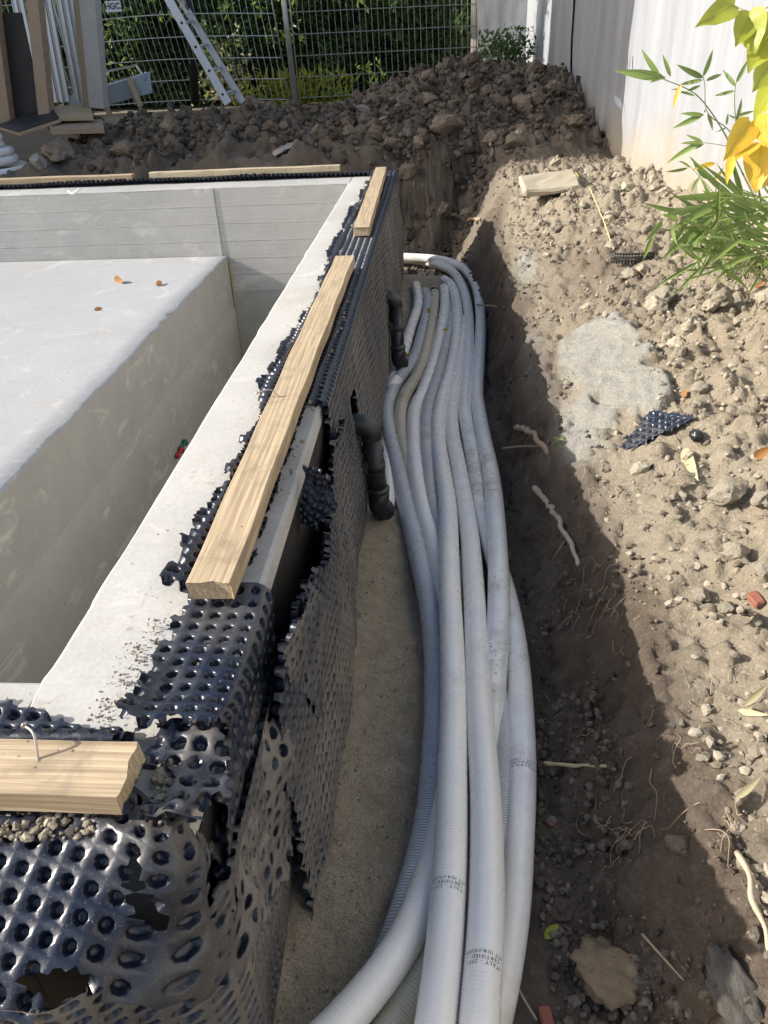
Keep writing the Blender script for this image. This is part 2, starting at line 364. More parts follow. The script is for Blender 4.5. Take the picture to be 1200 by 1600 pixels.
M = dict(
    soil=m_soil('soil'),
    conc=m_concrete('pool_concrete_top', (0.47, 0.465, 0.445), dusty=0.25, stain=0.28),
    slab=m_concrete('pool_slab_concrete', (0.385, 0.395, 0.41), dusty=0.22, stain=0.16),
    board=m_concrete('board_marked_concrete', (0.42, 0.42, 0.41), boards=True),
    side=m_concrete('slab_side_concrete', (0.335, 0.335, 0.315), stain=0.25),
    mem=m_membrane(),
    wood=m_wood('fresh_softwood'), wood_g=m_wood('pale_softwood', (0.60, 0.52, 0.36), (0.47, 0.39, 0.24)), wood_o=m_wood('weathered_timber', (0.42, 0.29, 0.18), (0.28, 0.19, 0.12), 0.35),
    hose=m_hose('white_hose'), hose_d=m_hose('scuffed_hose', dirt=0.6), hose_y=m_hose('yellowed_hose', (0.56, 0.51, 0.38), 0.5, None, 0.95),
    hose_l=m_hose('blue_lined_hose', (0.60, 0.61, 0.62), 0.8, (0.13, 0.16, 0.26), 0.2), hose_g=m_hose('ribbed_hose', (0.62, 0.62, 0.60), 0.9, (0.25, 0.26, 0.28), 0.3),
    pvc=simple('black_pvc', (0.022, 0.024, 0.026), 0.38, var=0.2), tape=simple('black_tape', (0.03, 0.03, 0.028), 0.5),
    galv=simple('galvanised_steel', (0.55, 0.56, 0.56), 0.42, 0.75, var=0.2, sc=20), alu=simple('aluminium', (0.62, 0.63, 0.65), 0.45, 0.6, var=0.15),
    wire=simple('fence_wire', (0.62, 0.62, 0.58), 0.5, 0.2, var=0.2), wire_d=simple('dull_wire', (0.30, 0.30, 0.28), 0.6, 0.1, var=0.2), dark=simple('near_black', (0.02, 0.018, 0.017), 0.6),
    rock=m_rock('dry_stone', (0.26, 0.225, 0.165), (0.40, 0.36, 0.285)), rockw=m_rock('dark_clod', (0.12, 0.092, 0.067), (0.25, 0.20, 0.15)), rockb=m_rock('brown_boulder', (0.10, 0.073, 0.046), (0.30, 0.225, 0.145)), rockd=m_rock('dark_lump', (0.085, 0.078, 0.068), (0.16, 0.147, 0.128)), rockg=m_rock('grey_stone', (0.24, 0.22, 0.19), (0.40, 0.37, 0.32)),
    rub=m_rubble('dry_rubble', (0.20, 0.165, 0.12), (0.40, 0.355, 0.28)), rubw=m_rubble('dark_rubble', (0.065, 0.050, 0.038), (0.20, 0.168, 0.13)),  # second rubble is a darker brown, for trench foot and far heap
    brick=simple('red_brick', (0.24, 0.09, 0.055), 0.9, var=0.3, sc=25, bump=0.4), root=simple('root_bark', (0.36, 0.27, 0.18), 0.85, var=0.3, sc=30, bump=0.4),
    rootp=simple('pale_root', (0.42, 0.35, 0.25), 0.8, var=0.2, sc=30, bump=0.3), straw=simple('dry_straw', (0.55, 0.45, 0.24), 0.7),
    white=simple('white_pvc_sheet', (0.8, 0.8, 0.78), 0.5), ink=simple('printed_ink', (0.05, 0.05, 0.08), 0.6), nail=simple('steel_nail', (0.5, 0.45, 0.42), 0.35, 0.8),
    green_p=simple('green_plastic', (0.01, 0.12, 0.07), 0.4), red_p=simple('red_plastic', (0.35, 0.02, 0.015), 0.4), blue=simple('blue_grey_plastic', (0.42, 0.52, 0.60), 0.5),
    osb=simple('chipboard', (0.36, 0.27, 0.17), 0.8, sc=30), pack=simple('black_packaging', (0.022, 0.024, 0.028), 0.6),
    hedge_sun=m_leaf('sun_toned_hedge_leaf', (0.08, 0.16, 0.025), (0.26, 0.36, 0.08), 0.35, 0.35), hedge=m_leaf('hedge_leaf', (0.020, 0.050, 0.012), (0.11, 0.19, 0.04), 0.3, 0.35), twig=simple('twig', (0.09, 0.065, 0.045), 0.9),
    bamboo=m_leaf('bamboo_leaf', (0.07, 0.14, 0.03), (0.22, 0.29, 0.08), 0.3, 0.45), stemg=simple('green_stem', (0.16, 0.17, 0.07), 0.6),
    yel=m_leaf('yellow_green_leaf', (0.30, 0.36, 0.04), (0.42, 0.44, 0.06), 0.4, 0.45, True), yel2=m_leaf('golden_leaf', (0.62, 0.38, 0.03), (0.72, 0.50, 0.06), 0.4, 0.45, True),
    brown=m_leaf('brown_leaf', (0.22, 0.09, 0.03), (0.38, 0.20, 0.07), 0.2, 0.7), dryleaf=m_leaf('straw_leaf', (0.50, 0.45, 0.26), (0.62, 0.56, 0.34), 0.3, 0.6),
    tree=m_leaf('tree_leaf', (0.04, 0.08, 0.02), (0.09, 0.13, 0.03), 0.3), render=simple('house_render', (0.6, 0.56, 0.5), 0.9), roof=simple('roof_tiles', (0.3, 0.13, 0.08), 0.85), glass=simple('window_glass', (0.03, 0.04, 0.05), 0.08),
)

# ------------------------------------------------------------------ terrain
def zf(y): return np.interp(y, [0, .6, 2.08, 3.4, 6.0], [-.56, -.575, -.63, -.685, -.70])
YK = [-5, .0, .75, 1.2, 1.85, 2.56, 3.3, 3.75, 3.95, 4.6, 5.3, 6.0]
XE = [.55, .50, .43, .405, .383, .37, .36, .35, .345, .33, .37, .44]
XT = [.24, .22, .225, .245, .255, .25, .25, .255, .26, .26, .17, .06]
Z8 = [-.16, -.16, -.15, -.15, -.14, -.12, -.11, -.10, -.09, -.07, -.05, -.03]
ZW = [-.02, -.02, -.01, .0, .0, .0, .0, .01, .01, .01, .01, .0]

def mound(x, y):
    g = -.03 + .22 * np.exp(-((x + 2.15) / 1.25) ** 2 - ((y - 7.6) / .75) ** 2)
    g += .46 * np.exp(-((x - .2) / 1.0) ** 2 - ((y - 8.4) / 1.3) ** 2)
    g += .16 * ss(6, 8.5, y) * ss(.6, 1.1, x) * (1 - ss(9, 10, y)) + .15 * ss(8.6, 9.4, y)
    g -= .06 * ss(-2.6, -3.6, x) * (1 - ss(8, 9, y))
    return g

def rough_amt(x, y):
    a = ss(.45, .75, x) * (1 - ss(5.9, 6.3, y))
    m = ss(5.9, 6.6, y) * (1 - ss(9.0, 9.5, y)) * ss(-3.9, -3.0, x)
    return np.maximum(a, 1.0 * m), m

def patch(x, y):
    d = ((x - .56 + .25 * (y - 2.5) * .2) / .145) ** 2 + ((y - 2.5) / .42) ** 2 + .55 * fbm(x * 9, y * 5, 0, 4, 33)
    return 1 - ss(.75, 1.0, d)

def height(x, y, detail=True):
    x = np.asarray(x, float); y = np.asarray(y, float)
    wx = x + .018 * fbm(x * 6, y * 6, 0, 4, 31); wy = y
    fl = zf(y) + .012 * fbm(x * 5, y * 5, 0, 4, 3)
    fl = fl + .035 * ss(-.05, -.26, x) * (1 + .4 * vn(y * 3, x * 0, 0, 5)) * ss(6, 5.2, y)
    xt = np.interp(y, YK, XT); xe = np.interp(y, YK, XE); ze = .03 - .53 * (xe + .28)
    z8 = np.interp(y, YK, Z8); zw = np.interp(y, YK, ZW)
    t1 = np.clip((wx - xt) / (xe - xt), 0, 1); bank = fl + (ze - fl) * (t1 ** 1.25)
    m2 = ze + (z8 - ze) * (np.clip((wx - xe) / (.8 - xe), 0, 1) ** .9)
    m3 = z8 + (zw - z8) * np.clip((wx - .8) / .45, 0, 1.5)
    b = np.where(wx < xt, fl, np.where(wx < xe, bank, np.where(wx < .8, m2, m3)))
    g = mound(x, y)
    yb = 6.12 + .1 * vn(x * 2.5, y * 0, 0, 9) + .2 * ss(-.2, .2, x) + .10 * ss(-.3, -.5, x) * -1
    carve = (1 - ss(yb, yb + .42, y)) * (1 - ss(.05, .52, x + .04 * vn(y * 5, x * 3, 0, 8)))
    f = g + (fl - g) * carve
    far = ss(4.9, 5.7, y)
    z = b + (f - b) * far
    z = np.where(x < -.285, np.where(y < 5.44, np.where(y < .45, -.45 + 0 * z, z), f), z)
    if not detail: return z
    ra, mm = rough_amt(x, y); pm = patch(x, y)
    nb = ss(xt - .02, xt + .06, x) * (1 - ss(5.5, 6, y)) * (1 - pm); z = z + nb * (.020 * fbm(x * 9, y * 9, 0, 4, 16, .62) - .012 * np.abs(fbm(x * 16, y * 16, 0, 4, 17, .6)) + .006 * clod(x, y, .011, 18, .8))
    z = z + .022 * fbm(x * 3.1, y * 3.1, 0, 5, 11) * (.25 + ss(xt - .02, xt + .08, x) * .75)
    ra = ra * (1 - pm); z = z + .030 * pm
    z = z + ra * (.010 + .045 * mm) * fbm(x * 7, y * 7, 0, 5, 12, .6)
    z = z + (.55 + .45 * ra) * (1 - .95 * pm) * .048 * clod(x, y, .055, 1, .6) * ss(xt - .05, xt + .05, x)
    z = z + (.45 + .55 * ra) * (1 - .9 * pm) * .018 * clod(x, y, .02, 2, .8) + .004 * fbm(x * 60, y * 60, 0, 3, 14) * ss(-.1, .25, x) + .0035 * fbm(x * 16, y * 16, 0, 4, 15)
    z = z + mm * (.12 * clod(x, y, .30, 3, .75) + .11 * clod(x + 3.3, y, .15, 4, .7) + .06 * clod(x, y + 1.7, .075, 5, .8))
    z = z + .065 * ss(.45, .8, x) * (1 - mm) * ss(.2, .6, ra) * clod(x, y, .11, 6, .45) * ss(-.2, .4, vn(x * 2.2, y * 2.2, 0, 44) + .25)
    return z

def seg(*a):
    out = [a[0]]
    for k in range(1, len(a), 2):
        step, end = a[k], a[k + 1]; n = max(1, int(round((end - out[-1]) / step))); out += list(np.linspace(out[-1], end, n + 1)[1:])
    return np.array(out)
xs = seg(-80, 20, -20, 3, -8, .5, -5, .035, -.33, .009, 1.3, .03, 1.6, 1, 4, 6, 10, 20, 90)
ys = seg(-80, 20, -20, 4, -4, .5, -.5, .05, .4, .008, 2.0, .012, 4, .018, 6, .03, 9.5, .09, 13.2, 1, 20, 6, 32, 20, 150)
X, Yg = np.meshgrid(xs, ys, indexing='ij')
Zg = height(X, Yg)
gx = np.abs(np.gradient(Zg, axis=0) / np.gradient(X, axis=0)); gy = np.abs(np.gradient(Zg, axis=1) / np.gradient(Yg, axis=1))
st = ss(.45, 1.1, gx) * (X > .05) * (X < .6); st2 = ss(.5, 1.2, gy) * (Yg > 5.9) * (Yg < 7) * (X < .6)
X2 = X + st * (.022 * fbm(X * 9, Yg * 9, Zg * 9, 4, 170, .6) + .010 * fbm(X * 40, Yg * 40, Zg * 40, 3, 171)); Y2 = Yg + st * .006 * fbm(X * 40, Yg * 40, Zg * 40, 3, 172) + st2 * (.05 * fbm(X * 7, Yg * 7, Zg * 7, 4, 173, .6) + .015 * fbm(X * 30, Yg * 30, Zg * 30, 3, 174))
V = np.stack([X2, Y2, Zg + .006 * st * fbm(X * 30, Yg * 30, Zg * 30, 3, 175)], -1).reshape(-1, 3); F = grid_faces(len(xs), len(ys))[:, ::-1]
cx = V[F].mean(1); keep = ~((cx[:, 0] < -.31) & (cx[:, 0] > -4.9) & (cx[:, 1] > .5) & (cx[:, 1] < 5.44))
F = F[keep]
xf, yf = V[:, 0], V[:, 1]
xt_ = np.interp(yf, YK, XT); xe_ = np.interp(yf, YK, XE)
nz = fbm(xf * 3, yf * 3, 0, 4, 21)
sand = (1 - ss(-.03, .04, xf + .03 * nz)) * (1 - ss(5.5, 6.0, yf)) * (xf > -.4) * (yf > .2)
wet = np.clip(1.05 - 1.0 * ss(xe_ - .01, xe_ + .10, xf + .02 * nz) - .35 * sand, 0, 1) * (1 - ss(5.2, 5.7, yf))  # darker soil tone below the bank edge and over the far heap
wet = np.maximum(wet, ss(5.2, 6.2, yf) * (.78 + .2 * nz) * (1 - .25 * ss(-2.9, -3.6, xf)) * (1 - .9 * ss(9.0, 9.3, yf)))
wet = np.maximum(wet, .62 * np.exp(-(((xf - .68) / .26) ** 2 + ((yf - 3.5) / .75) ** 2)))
def spot(px, py, z, rx, ry):
    p = at(px, py, z=z); return np.exp(-(((xf - p[0]) / rx) ** 2 + ((yf - p[1]) / ry) ** 2) ** 1.5)
pale = np.clip(patch(xf, yf) * 1.05 + spot(905, 670, -.28, .06, .2) + .75 * spot(822, 415, -.25, .05, .25) + .35 * spot(835, 560, -.33, .05, .5) + .12 * nz, 0, 1)
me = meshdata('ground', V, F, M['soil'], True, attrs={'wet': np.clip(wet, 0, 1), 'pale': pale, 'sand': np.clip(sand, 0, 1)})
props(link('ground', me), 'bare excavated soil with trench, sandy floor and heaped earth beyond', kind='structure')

def ground_at(px, py, it=14):
    z = -.2
    r = RC @ np.array([px - 600.0, py - 800.0, FPX]); ts = np.linspace(.3, 20, 2600) / np.linalg.norm(r) * 1.0
    P = CAMP + np.outer(ts, r); h = height(P[:, 0], P[:, 1]); k = np.argmax(P[:, 2] < h)
    p = P[k].copy(); p[2] = h[k]; return p

# ------------------------------------------------------------------ pool
pool = empty('concrete_pool', (-.43, .7, 0), 'raw grey concrete pool shell with a raised slab inside', 'pool')
def wall_loft(name, P0, P1, across, prof, mat, step=.02, jit=.006, seed=0, parent=None, ends=True):
    """cross-section prof [(a,z)] swept from P0 to P1; a is measured along 'across'"""
    P0, P1, ac = map(np.array, (P0, P1, across)); L = np.linalg.norm(P1 - P0); n = int(L / step) + 1; t = np.linspace(0, 1, n)
    C = P0 + t[:, None] * (P1 - P0); prof = np.array(prof, float); V = C[:, None, :] + prof[None, :, 0, None] * ac + np.array([0, 0, 1.0]) * prof[None, :, 1, None]
    s = t * L; V = V.copy()
    for j in range(2, len(prof) - 2):
        V[:, j, 2] += jit * .4 * fbm(s * 8, s * 0 + j * 3.1, 0, 4, seed); V[:, j] += (jit * (.35 * fbm(s * 5, s * 0 + j * .2, 0, 5, seed + 9) - (.6 * ss(.45, .7, vn(s * 9, s * 0, 0, seed + 5)) if j < 4 else 0)))[:, None] * ac
    F = [list(f) for f in grid_faces(n, len(prof), True)]; V = V.reshape(-1, 3)
    F += [list(range(len(prof))), list(range(len(V) - len(prof), len(V)))[::-1]]
    o = obj(name, V, F, mat, parent, smooth=True); o.data.polygons.foreach_set('use_smooth', np.ones(len(o.data.polygons), bool)); o.data.set_sharp_from_angle(angle=.3); return o
def topprof(a0, a1, zb):   # inner edge a0, outer edge a1, slightly chipped and crowned top
    m = [a0 + (a1 - a0) * k for k in (.0, .03, .25, .5, .75, .97, 1.0)]
    return [(a0, zb), (a0, -.03)] + list(zip(m, (-.006, 0, .002, .001, .0, -.001, -.006))) + [(a1, -.03), (a1, zb)]
wall_loft('right_wall', (0, .535, 0), (0, 5.44, 0), (1, 0, 0), topprof(-.562, -.288, -1.5), M['conc'], parent=pool, seed=1, jit=.004)
wall_loft('front_wall', (-4.8, 0, 0), (-.560, 0, 0), (0, 1, 0), topprof(.535, .768, -1.5), M['conc'], parent=pool, seed=2, jit=.004)
wall_loft('back_wall', (-4.8, 0, -.001), (-.560, 0, -.001), (0, 1, 0), topprof(5.12, 5.44, -1.5), M['board'], parent=pool, seed=3, jit=.003)
V, F = box(-.289, -.2855, .54, 5.43, -1.4, -.038); obj('gap_shade_sheet', V, F, M['dark'], pool, smooth=False)  # added black sheet that paints the gap behind the torn membrane dark
wall_loft('left_wall', (0, .77, 0), (0, 5.115, 0), (1, 0, 0), topprof(-4.8, -4.5, -1.5), M['conc'], parent=pool, seed=4)
def rgrid(o, u, v, nu, nv, amp, fr, nrm, seed):
    o, u, v, nrm = map(np.array, (o, u, v, nrm)); a, b = np.meshgrid(np.linspace(0, 1, nu), np.linspace(0, 1, nv), indexing='ij')
    V = o + a[..., None] * u + b[..., None] * v; V = V + (amp * fbm(V[..., 0] * fr, V[..., 1] * fr, V[..., 2] * fr, 4, seed))[..., None] * nrm
    return V.reshape(-1, 3), [list(f) for f in grid_faces(nu, nv)]
# raised slab: top with a crumbly edge, side face with a pour joint
n = 220; yy = np.linspace(.78, 5.115, n); ex = -1.395 + .006 * fbm(yy * 9, yy * 0, 0, 4, 40) - .02 * ss(.35, .6, vn(yy * 1.3, yy * 0, 0, 41)) * np.abs(fbm(yy * 20, yy * 0, 0, 3, 42))
zt = -.42 + .003 * fbm(yy * 6, yy * 0, 0, 3, 43)
rows = [np.stack([ex * 0 + xx, yy, zt * 0 - .42 + .004 * fbm(yy * 2 + xx, yy * 0 + xx * 2, 0, 3, 45)], -1) for xx in (-4.495, -3.5, -2.6, -2.0, -1.7, -1.5)]
rows += [np.stack([ex - .012, yy, zt], -1), np.stack([ex, yy, zt - .008], -1)]
for k, zz in enumerate((-.6, -.74, -.755, -.76, -.9, -1.1, -1.3, -1.5)):
    rows.append(np.stack([-1.395 + (.004 if zz < -.757 else 0) + .003 * fbm(yy * 5, yy * 0 + zz * 7, 0, 3, 46), yy, yy * 0 + zz + .006 * fbm(yy * 3, yy * 0, 0, 3, 47)], -1))
G = np.stack(rows, 1)
V = G.reshape(-1, 3); Fq = grid_faces(n, len(rows)); cut = 7
jj = np.array([f.min() % len(rows) for f in Fq])
obj('slab', V, Fq[jj < cut], M['slab'], pool); obj('slab_side', V, Fq[jj >= cut], M['side'], pool)
V, F = box(-1.39, -.565, .77, 5.115, -1.5, -1.45); obj('pool_floor', V, F, M['side'], pool, smooth=False)
# pour joint fillet in the back wall corner (yellowish strip)
V, F = box(-1.388, -1.380, 5.10, 5.117, -1.45, -.44); obj('corner_strip', V, F, simple('yellow_foam', (0.33, 0.30, 0.15), 0.8), pool, smooth=False)
V, F = rgrid((-1.385, 5.112, -.66), (.82, 0, 0), (0, 0, -.80), 30, 20, .003, 14, (0, -1, 0), 49); obj('rough_band', V, F, M['side'], pool)
# form-joint ridge on the back wall above the slab corner
V, F = box(-1.452, -1.425, 5.113, 5.12, -.42, -.005); V[:, 1] += .003 * RNG.random(8); obj('joint_ridge', V, F, M['board'], pool, smooth=False)

def plug(px, py, mat, label):
    p = at(px, py, x=-1.378); e = empty('wall_plug', p, label, 'plug'); prof = [(0, .010), (.006, .010), (.008, .007), (.05, .006), (.052, .009), (.07, .009), (.072, .006)]
    C = np.array([[0, -a + .03, 0] for a, r in prof]); V, F, uv = tube(C, np.array([r for a, r in prof]) * 1.5, 12)
    link('plug_body', meshdata('plug_body', V, F, mat, True), e)
    V, F, uv = tube(np.array([[0, .031, 0], [0, .04, 0]]), .018, 12); link('plug_cap', meshdata('plug_cap', V, F, mat, True), e)
plug(286, 696, M['green_p'], 'small green plastic plug sticking out of the slab side, just above the red one')
plug(280, 708, M['red_p'], 'small red plastic plug sticking out of the slab side, just below the green one')

# ------------------------------------------------------------------ dimpled membrane sheets
PI = math.pi
def sheet(name, S, u0, u1, v0, v1, pitch=.027, mask=None, dust=None, depth=.011, rad=.36, parent=None, rot=0.0, flip=-1):
    """cup sheet on the surface S(u,v)->(P); cups sink along -normal"""
    k = 8; ang = np.arange(k) * 2 * PI / k + PI / 4
    sq = np.array([[1, 1], [0, 1], [-1, 1], [-1, 0], [-1, -1], [0, -1], [1, -1], [1, 0]]) * .5
    rings = [(sq, 0.0)] + [(np.stack([np.cos(ang), np.sin(ang)], -1) * r, d) for r, d in ((rad * 1.18, 0.0), (rad, -.18), (rad * .82, -.85), (rad * .5, -1.0))]
    tpl = np.concatenate([np.concatenate([r, np.full((k, 1), d)], 1) for r, d in rings])
    nu, nv = int(math.ceil((u1 - u0) / pitch)), int(math.ceil((v1 - v0) / pitch))
    I, J = np.meshgrid(np.arange(nu), np.arange(nv), indexing='ij'); I = I.ravel(); J = J.ravel()
    if rot:
        I, J = np.meshgrid(np.arange(-nu - nv, nu + nv), np.arange(-nu - nv, nu + nv), indexing='ij'); I = I.ravel(); J = J.ravel(); cr, sr = math.cos(rot), math.sin(rot)
        cu = u1 + (I * cr - J * sr) * pitch; cv = v0 + (I * sr + J * cr) * pitch; kk = (cu > u0) & (cu < u1) & (cv > v0) & (cv < v1); cu, cv, I, J = cu[kk], cv[kk], I[kk], J[kk]
        U = cu[:, None] + (tpl[None, :, 0] * cr - tpl[None, :, 1] * sr) * pitch; W = cv[:, None] + (tpl[None, :, 0] * sr + tpl[None, :, 1] * cr) * pitch
    else:
        cu = u0 + (I + .5) * pitch; cv = v0 + (J + .5) * pitch
        U = cu[:, None] + tpl[None, :, 0] * pitch; W = cv[:, None] + tpl[None, :, 1] * pitch
    D = np.broadcast_to(tpl[None, :, 2], U.shape) * depth
    jit = (hsh(I, J, I * 0, 77) - .5) * .35 + 1.0; D = D * jit[:, None]
    cells = len(I); F = []
    for r in range(4):
        a = r * k; b = a + k
        for q in range(k): F.append([a + q, a + (q + 1) % k, b + (q + 1) % k, b + q])
    F += [[4 * k + q for q in (0, 1, 2, 3)], [4 * k + q for q in (0, 3, 4, 7)], [4 * k + q for q in (4, 5, 6, 7)]]
    F = np.array(F); FF = (F[None] + (np.arange(cells) * len(tpl))[:, None, None]).reshape(-1, 4)
    Uf, Wf, Df = U.ravel(), W.ravel(), D.ravel()
    key = np.round(np.stack([Uf, Wf, Df], -1), 5); _, idx, inv = np.unique(key, axis=0, return_index=True, return_inverse=True); inv = inv.ravel()
    Uf, Wf, Df = Uf[idx], Wf[idx], Df[idx]; FF = inv[FF]
    cu_, cv_ = Uf[FF].mean(1), Wf[FF].mean(1)
    if mask is not None: FF = FF[mask(cu_, cv_)]
    e = 1e-3; P = S(Uf, Wf); Pu = S(Uf + e, Wf) - P; Pv = S(Uf, Wf + e) - P; N = flip * np.cross(Pu, Pv); N /= np.linalg.norm(N, axis=1)[:, None] + 1e-12
    P = P + N * Df[:, None]
    used = np.unique(FF); remap = np.zeros(len(P), int); remap[used] = np.arange(len(used)); FF = remap[FF]; P = P[used]
    du = dust(Uf, Wf) if dust is not None else np.zeros_like(Uf) + .3
    cup = np.clip(-Df / depth, 0, 1); du = np.clip(du + .0 * cup, 0, 1.4)[used]
    o = obj(name, P, FF, M['mem'], parent, attrs={'dust': du, 'cup': np.clip(cup[used] * 5, 0, 1)})  # steep cup value: painted shade starts right at the rim
    return o
mem = empty('dimpled_membrane', (-.29, 2.5, 0), 'black dimpled membrane over the right pool wall, hanging down its dusty outer face', 'membrane')
# right wall sheet: v runs from the inner edge over the top (v<.12), round the edge, down to the sand
XO = -.266
def wallprof(v, xin=-.450, xo=XO, r=.018, zt=.014):
    flat = (xo - r) - xin; arc = r * PI / 2
    a = np.clip((v - flat) / r, 0, PI / 2)
    x = np.where(v < flat, xin + v, np.where(v < flat + arc, xo - r + r * np.sin(a), xo)); z = np.where(v < flat, zt, np.where(v < flat + arc, zt - r + r * np.cos(a), zt - r - (v - flat - arc)))
    return x, z
def S_A(u, v):
    x, z = wallprof(v); side = ss(.185, .26, v)
    b = .010 * fbm(u * 2.2, v * 3.0, 0, 3, 51) + .004 * fbm(u * 9, v * 9, 0, 3, 52)
    edge = .012 * (1 - ss(0, .05, v)) * (1 + fbm(u * 5, u * 0, 0, 3, 53))
    x = x + b * side + .012 * (1 - ss(.0, .04, v)) * fbm(u * 7, u * 0, 0, 3, 54) + .018 * side * ss(.2, .7, v)
    z = z + b * .5 * (1 - side) + edge
    return np.stack([x, u + .004 * fbm(v * 8, u * 4, 0, 2, 55), z], -1)
def dust_A(u, v):
    side = ss(.175, .235, v)
    return .12 + .10 * fbm(u * 3, v * 4, 0, 3, 56) + side * (.36 + .55 * ss(.35, .85, v) + .35 * fbm(u * 2.5, v * 2.5, 0, 4, 57))
def mask_A(u, v):
    e0 = .004 + .012 * vn(u * 22, u * 0, 0, 58) + .02 * ss(.3, .5, vn(u * 1.4, u * 0, 0, 59))
    zfoot = .825 + .03 * vn(u * 6, u * 0, 0, 60)
    t1 = 1.66 + .03 * fbm(v * 20, v * 0, 0, 3, 61)
    k = (v > e0 + .035 * ss(2.98, 2.99, u) * (1 - ss(3.3, 3.31, u)) * 0) & (v < zfoot) & ((u > t1) | (v < .145)) & (u > .97)
    # the strip over the torn stretch survives only next to the batten
    k &= ~((u < t1 + .05) & (v > .128 + .012 * vn(u * 30, u * 0, 0, 62)) )
    tear = (np.abs(u - 2.18) < .05 + .03 * vn(u * 40, v * 40, 0, 63)) & (v > .35) & (v < .44)
    return k & ~tear
sheet('wall_sheet', S_A, .96, 5.46, 0, .87, mask=mask_A, dust=dust_A, parent=mem, rad=.39, depth=.014)
# lower side sheet, torn free at its top, bulging away from the wall
def S_A2(u, v):
    z = .0 - v; bul = .030 * (1 - ss(1.2, 1.75, u)) * ss(.6, .9, u) + .010
    x = XO + bul + .010 * fbm(u * 3, v * 3, 0, 3, 64) + .004 * fbm(u * 12, v * 12, 0, 3, 65) + .012 * ss(.1, .5, v)
    x = x + .02 * (1 - ss(.0, .08, v - .05)) * ss(.2, .6, vn(u * 7, u * 0, 0, 66))
    return np.stack([x, u, z], -1)
def mask_A2(u, v):
    top = np.interp(u, [.7, .95, 1.05, 1.2, 1.34, 1.5, 1.62, 1.74], [.0, .03, .04, .09, .12, .11, .07, .05]) + .015 * vn(u * 45, v * 20, 0, 67)
    left = np.interp(v, [0, .08, .29, .51, .7], [.86, .81, .76, .78, .70]) + .014 * vn(v * 45, v * 0, 0, 68) + .01 * vn(v * 90, u * 20, 0, 69)
    return (v > top) & (u > left) & (v < .60 + .03 * vn(u * 8, u * 0, 0, 70)) & (u < 1.76)
def dust_A2(u, v): return .34 + .55 * ss(.1, .6, v) + .35 * fbm(u * 2.5, v * 2.5, 0, 4, 71)
sheet('torn_side_sheet', S_A2, .66, 1.78, 0, .64, pitch=.0262, mask=mask_A2, dust=dust_A2, parent=mem, rad=.37, depth=.014)
# flap peeled outwards over the side sheet
def S_F(u, v):
    x = -.225 + .03 * np.sin((u - .85) * 9) * .6 + .008 * fbm(u * 14, v * 14, 0, 3, 72) - .05 * v
    return np.stack([x, u + .03 * v, .015 - v * .98 + .01 * fbm(u * 10, v * 6, 0, 2, 73)], -1)
def mask_F(u, v):
    l = .83 + .55 * np.clip(v - .06, 0, 1) + .012 * fbm(v * 40, v * 0, 0, 3, 74); rr = np.interp(v, [0, .1, .25, .36], [.98, 1.07, 1.12, 1.07])
    return (u > l) & (u < rr + .01 * vn(v * 50, v * 0, 0, 75)) & (v > .01 + .01 * vn(u * 50, u * 0, 0, 76))
sheet('peeled_flap', S_F, .82, 1.2, 0, .38, pitch=.0245, mask=mask_F, dust=lambda u, v: .40 + .3 * fbm(u * 9, v * 9, 0, 3, 77), parent=mem, depth=.010, rad=.33)
# short sheet on the wall top in front of the long batten, rolled down over the edge
def S_B(u, v):
    # u along y, v across, from the inner edge over the outer edge and down the face
    x, z = wallprof(v, -.412, -.268, .03, .012); side = ss(.17, .24, v)
    lift = .02 * (1 - ss(.66, .74, u)) * (1 - side) + .012 * (1 - ss(0, .04, v)) * (1 + fbm(u * 12, u * 0, 0, 2, 78)) + .02 * ss(.93, .99, u) * (1 - side) * (1 + vn(v * 25, v * 0, 0, 79))
    b = .010 * fbm(u * 6, v * 6, 0, 3, 80); x = x + b * side + .02 * side * ss(.25, .45, v) * fbm(u * 5, v * 4, 0, 2, 81) - .05 * (1 - ss(.70, .95, u)) * (1 - ss(0, .15, v)) * 0
    return np.stack([x, u, z + lift + b * .8 * (1 - side)], -1)
def mask_B(u, v):
    lo = np.interp(v, [0, .17, .2, .3, .45], [.665, .665, .60, .52, .56]) + .012 * vn(v * 40, v * 0, 0, 82); hi = np.interp(v, [0, .15, .2, .3, .5], [.975, .965, .93, .86, .79]) + .014 * fbm(v * 35, v * 0, 0, 3, 83)
    return (u > lo) & (u < hi) & (v > .008 + .009 * vn(u * 40, u * 0, 0, 84)) & (v < .50 + .03 * vn(u * 30, u * 0, 0, 85))
sheet('wall_top_piece', S_B, .49, 1.0, 0, .52, pitch=.0265, mask=mask_B, dust=lambda u, v: .10 + .4 * ss(.16, .26, v) + .25 * fbm(u * 9, v * 9, 0, 4, 86), parent=mem, depth=.012, rad=.30)

memf = empty('dimpled_membrane', (-.6, .5, 0), 'crumpled black dimpled membrane draped over the front pool wall in the lower left corner', 'membrane')
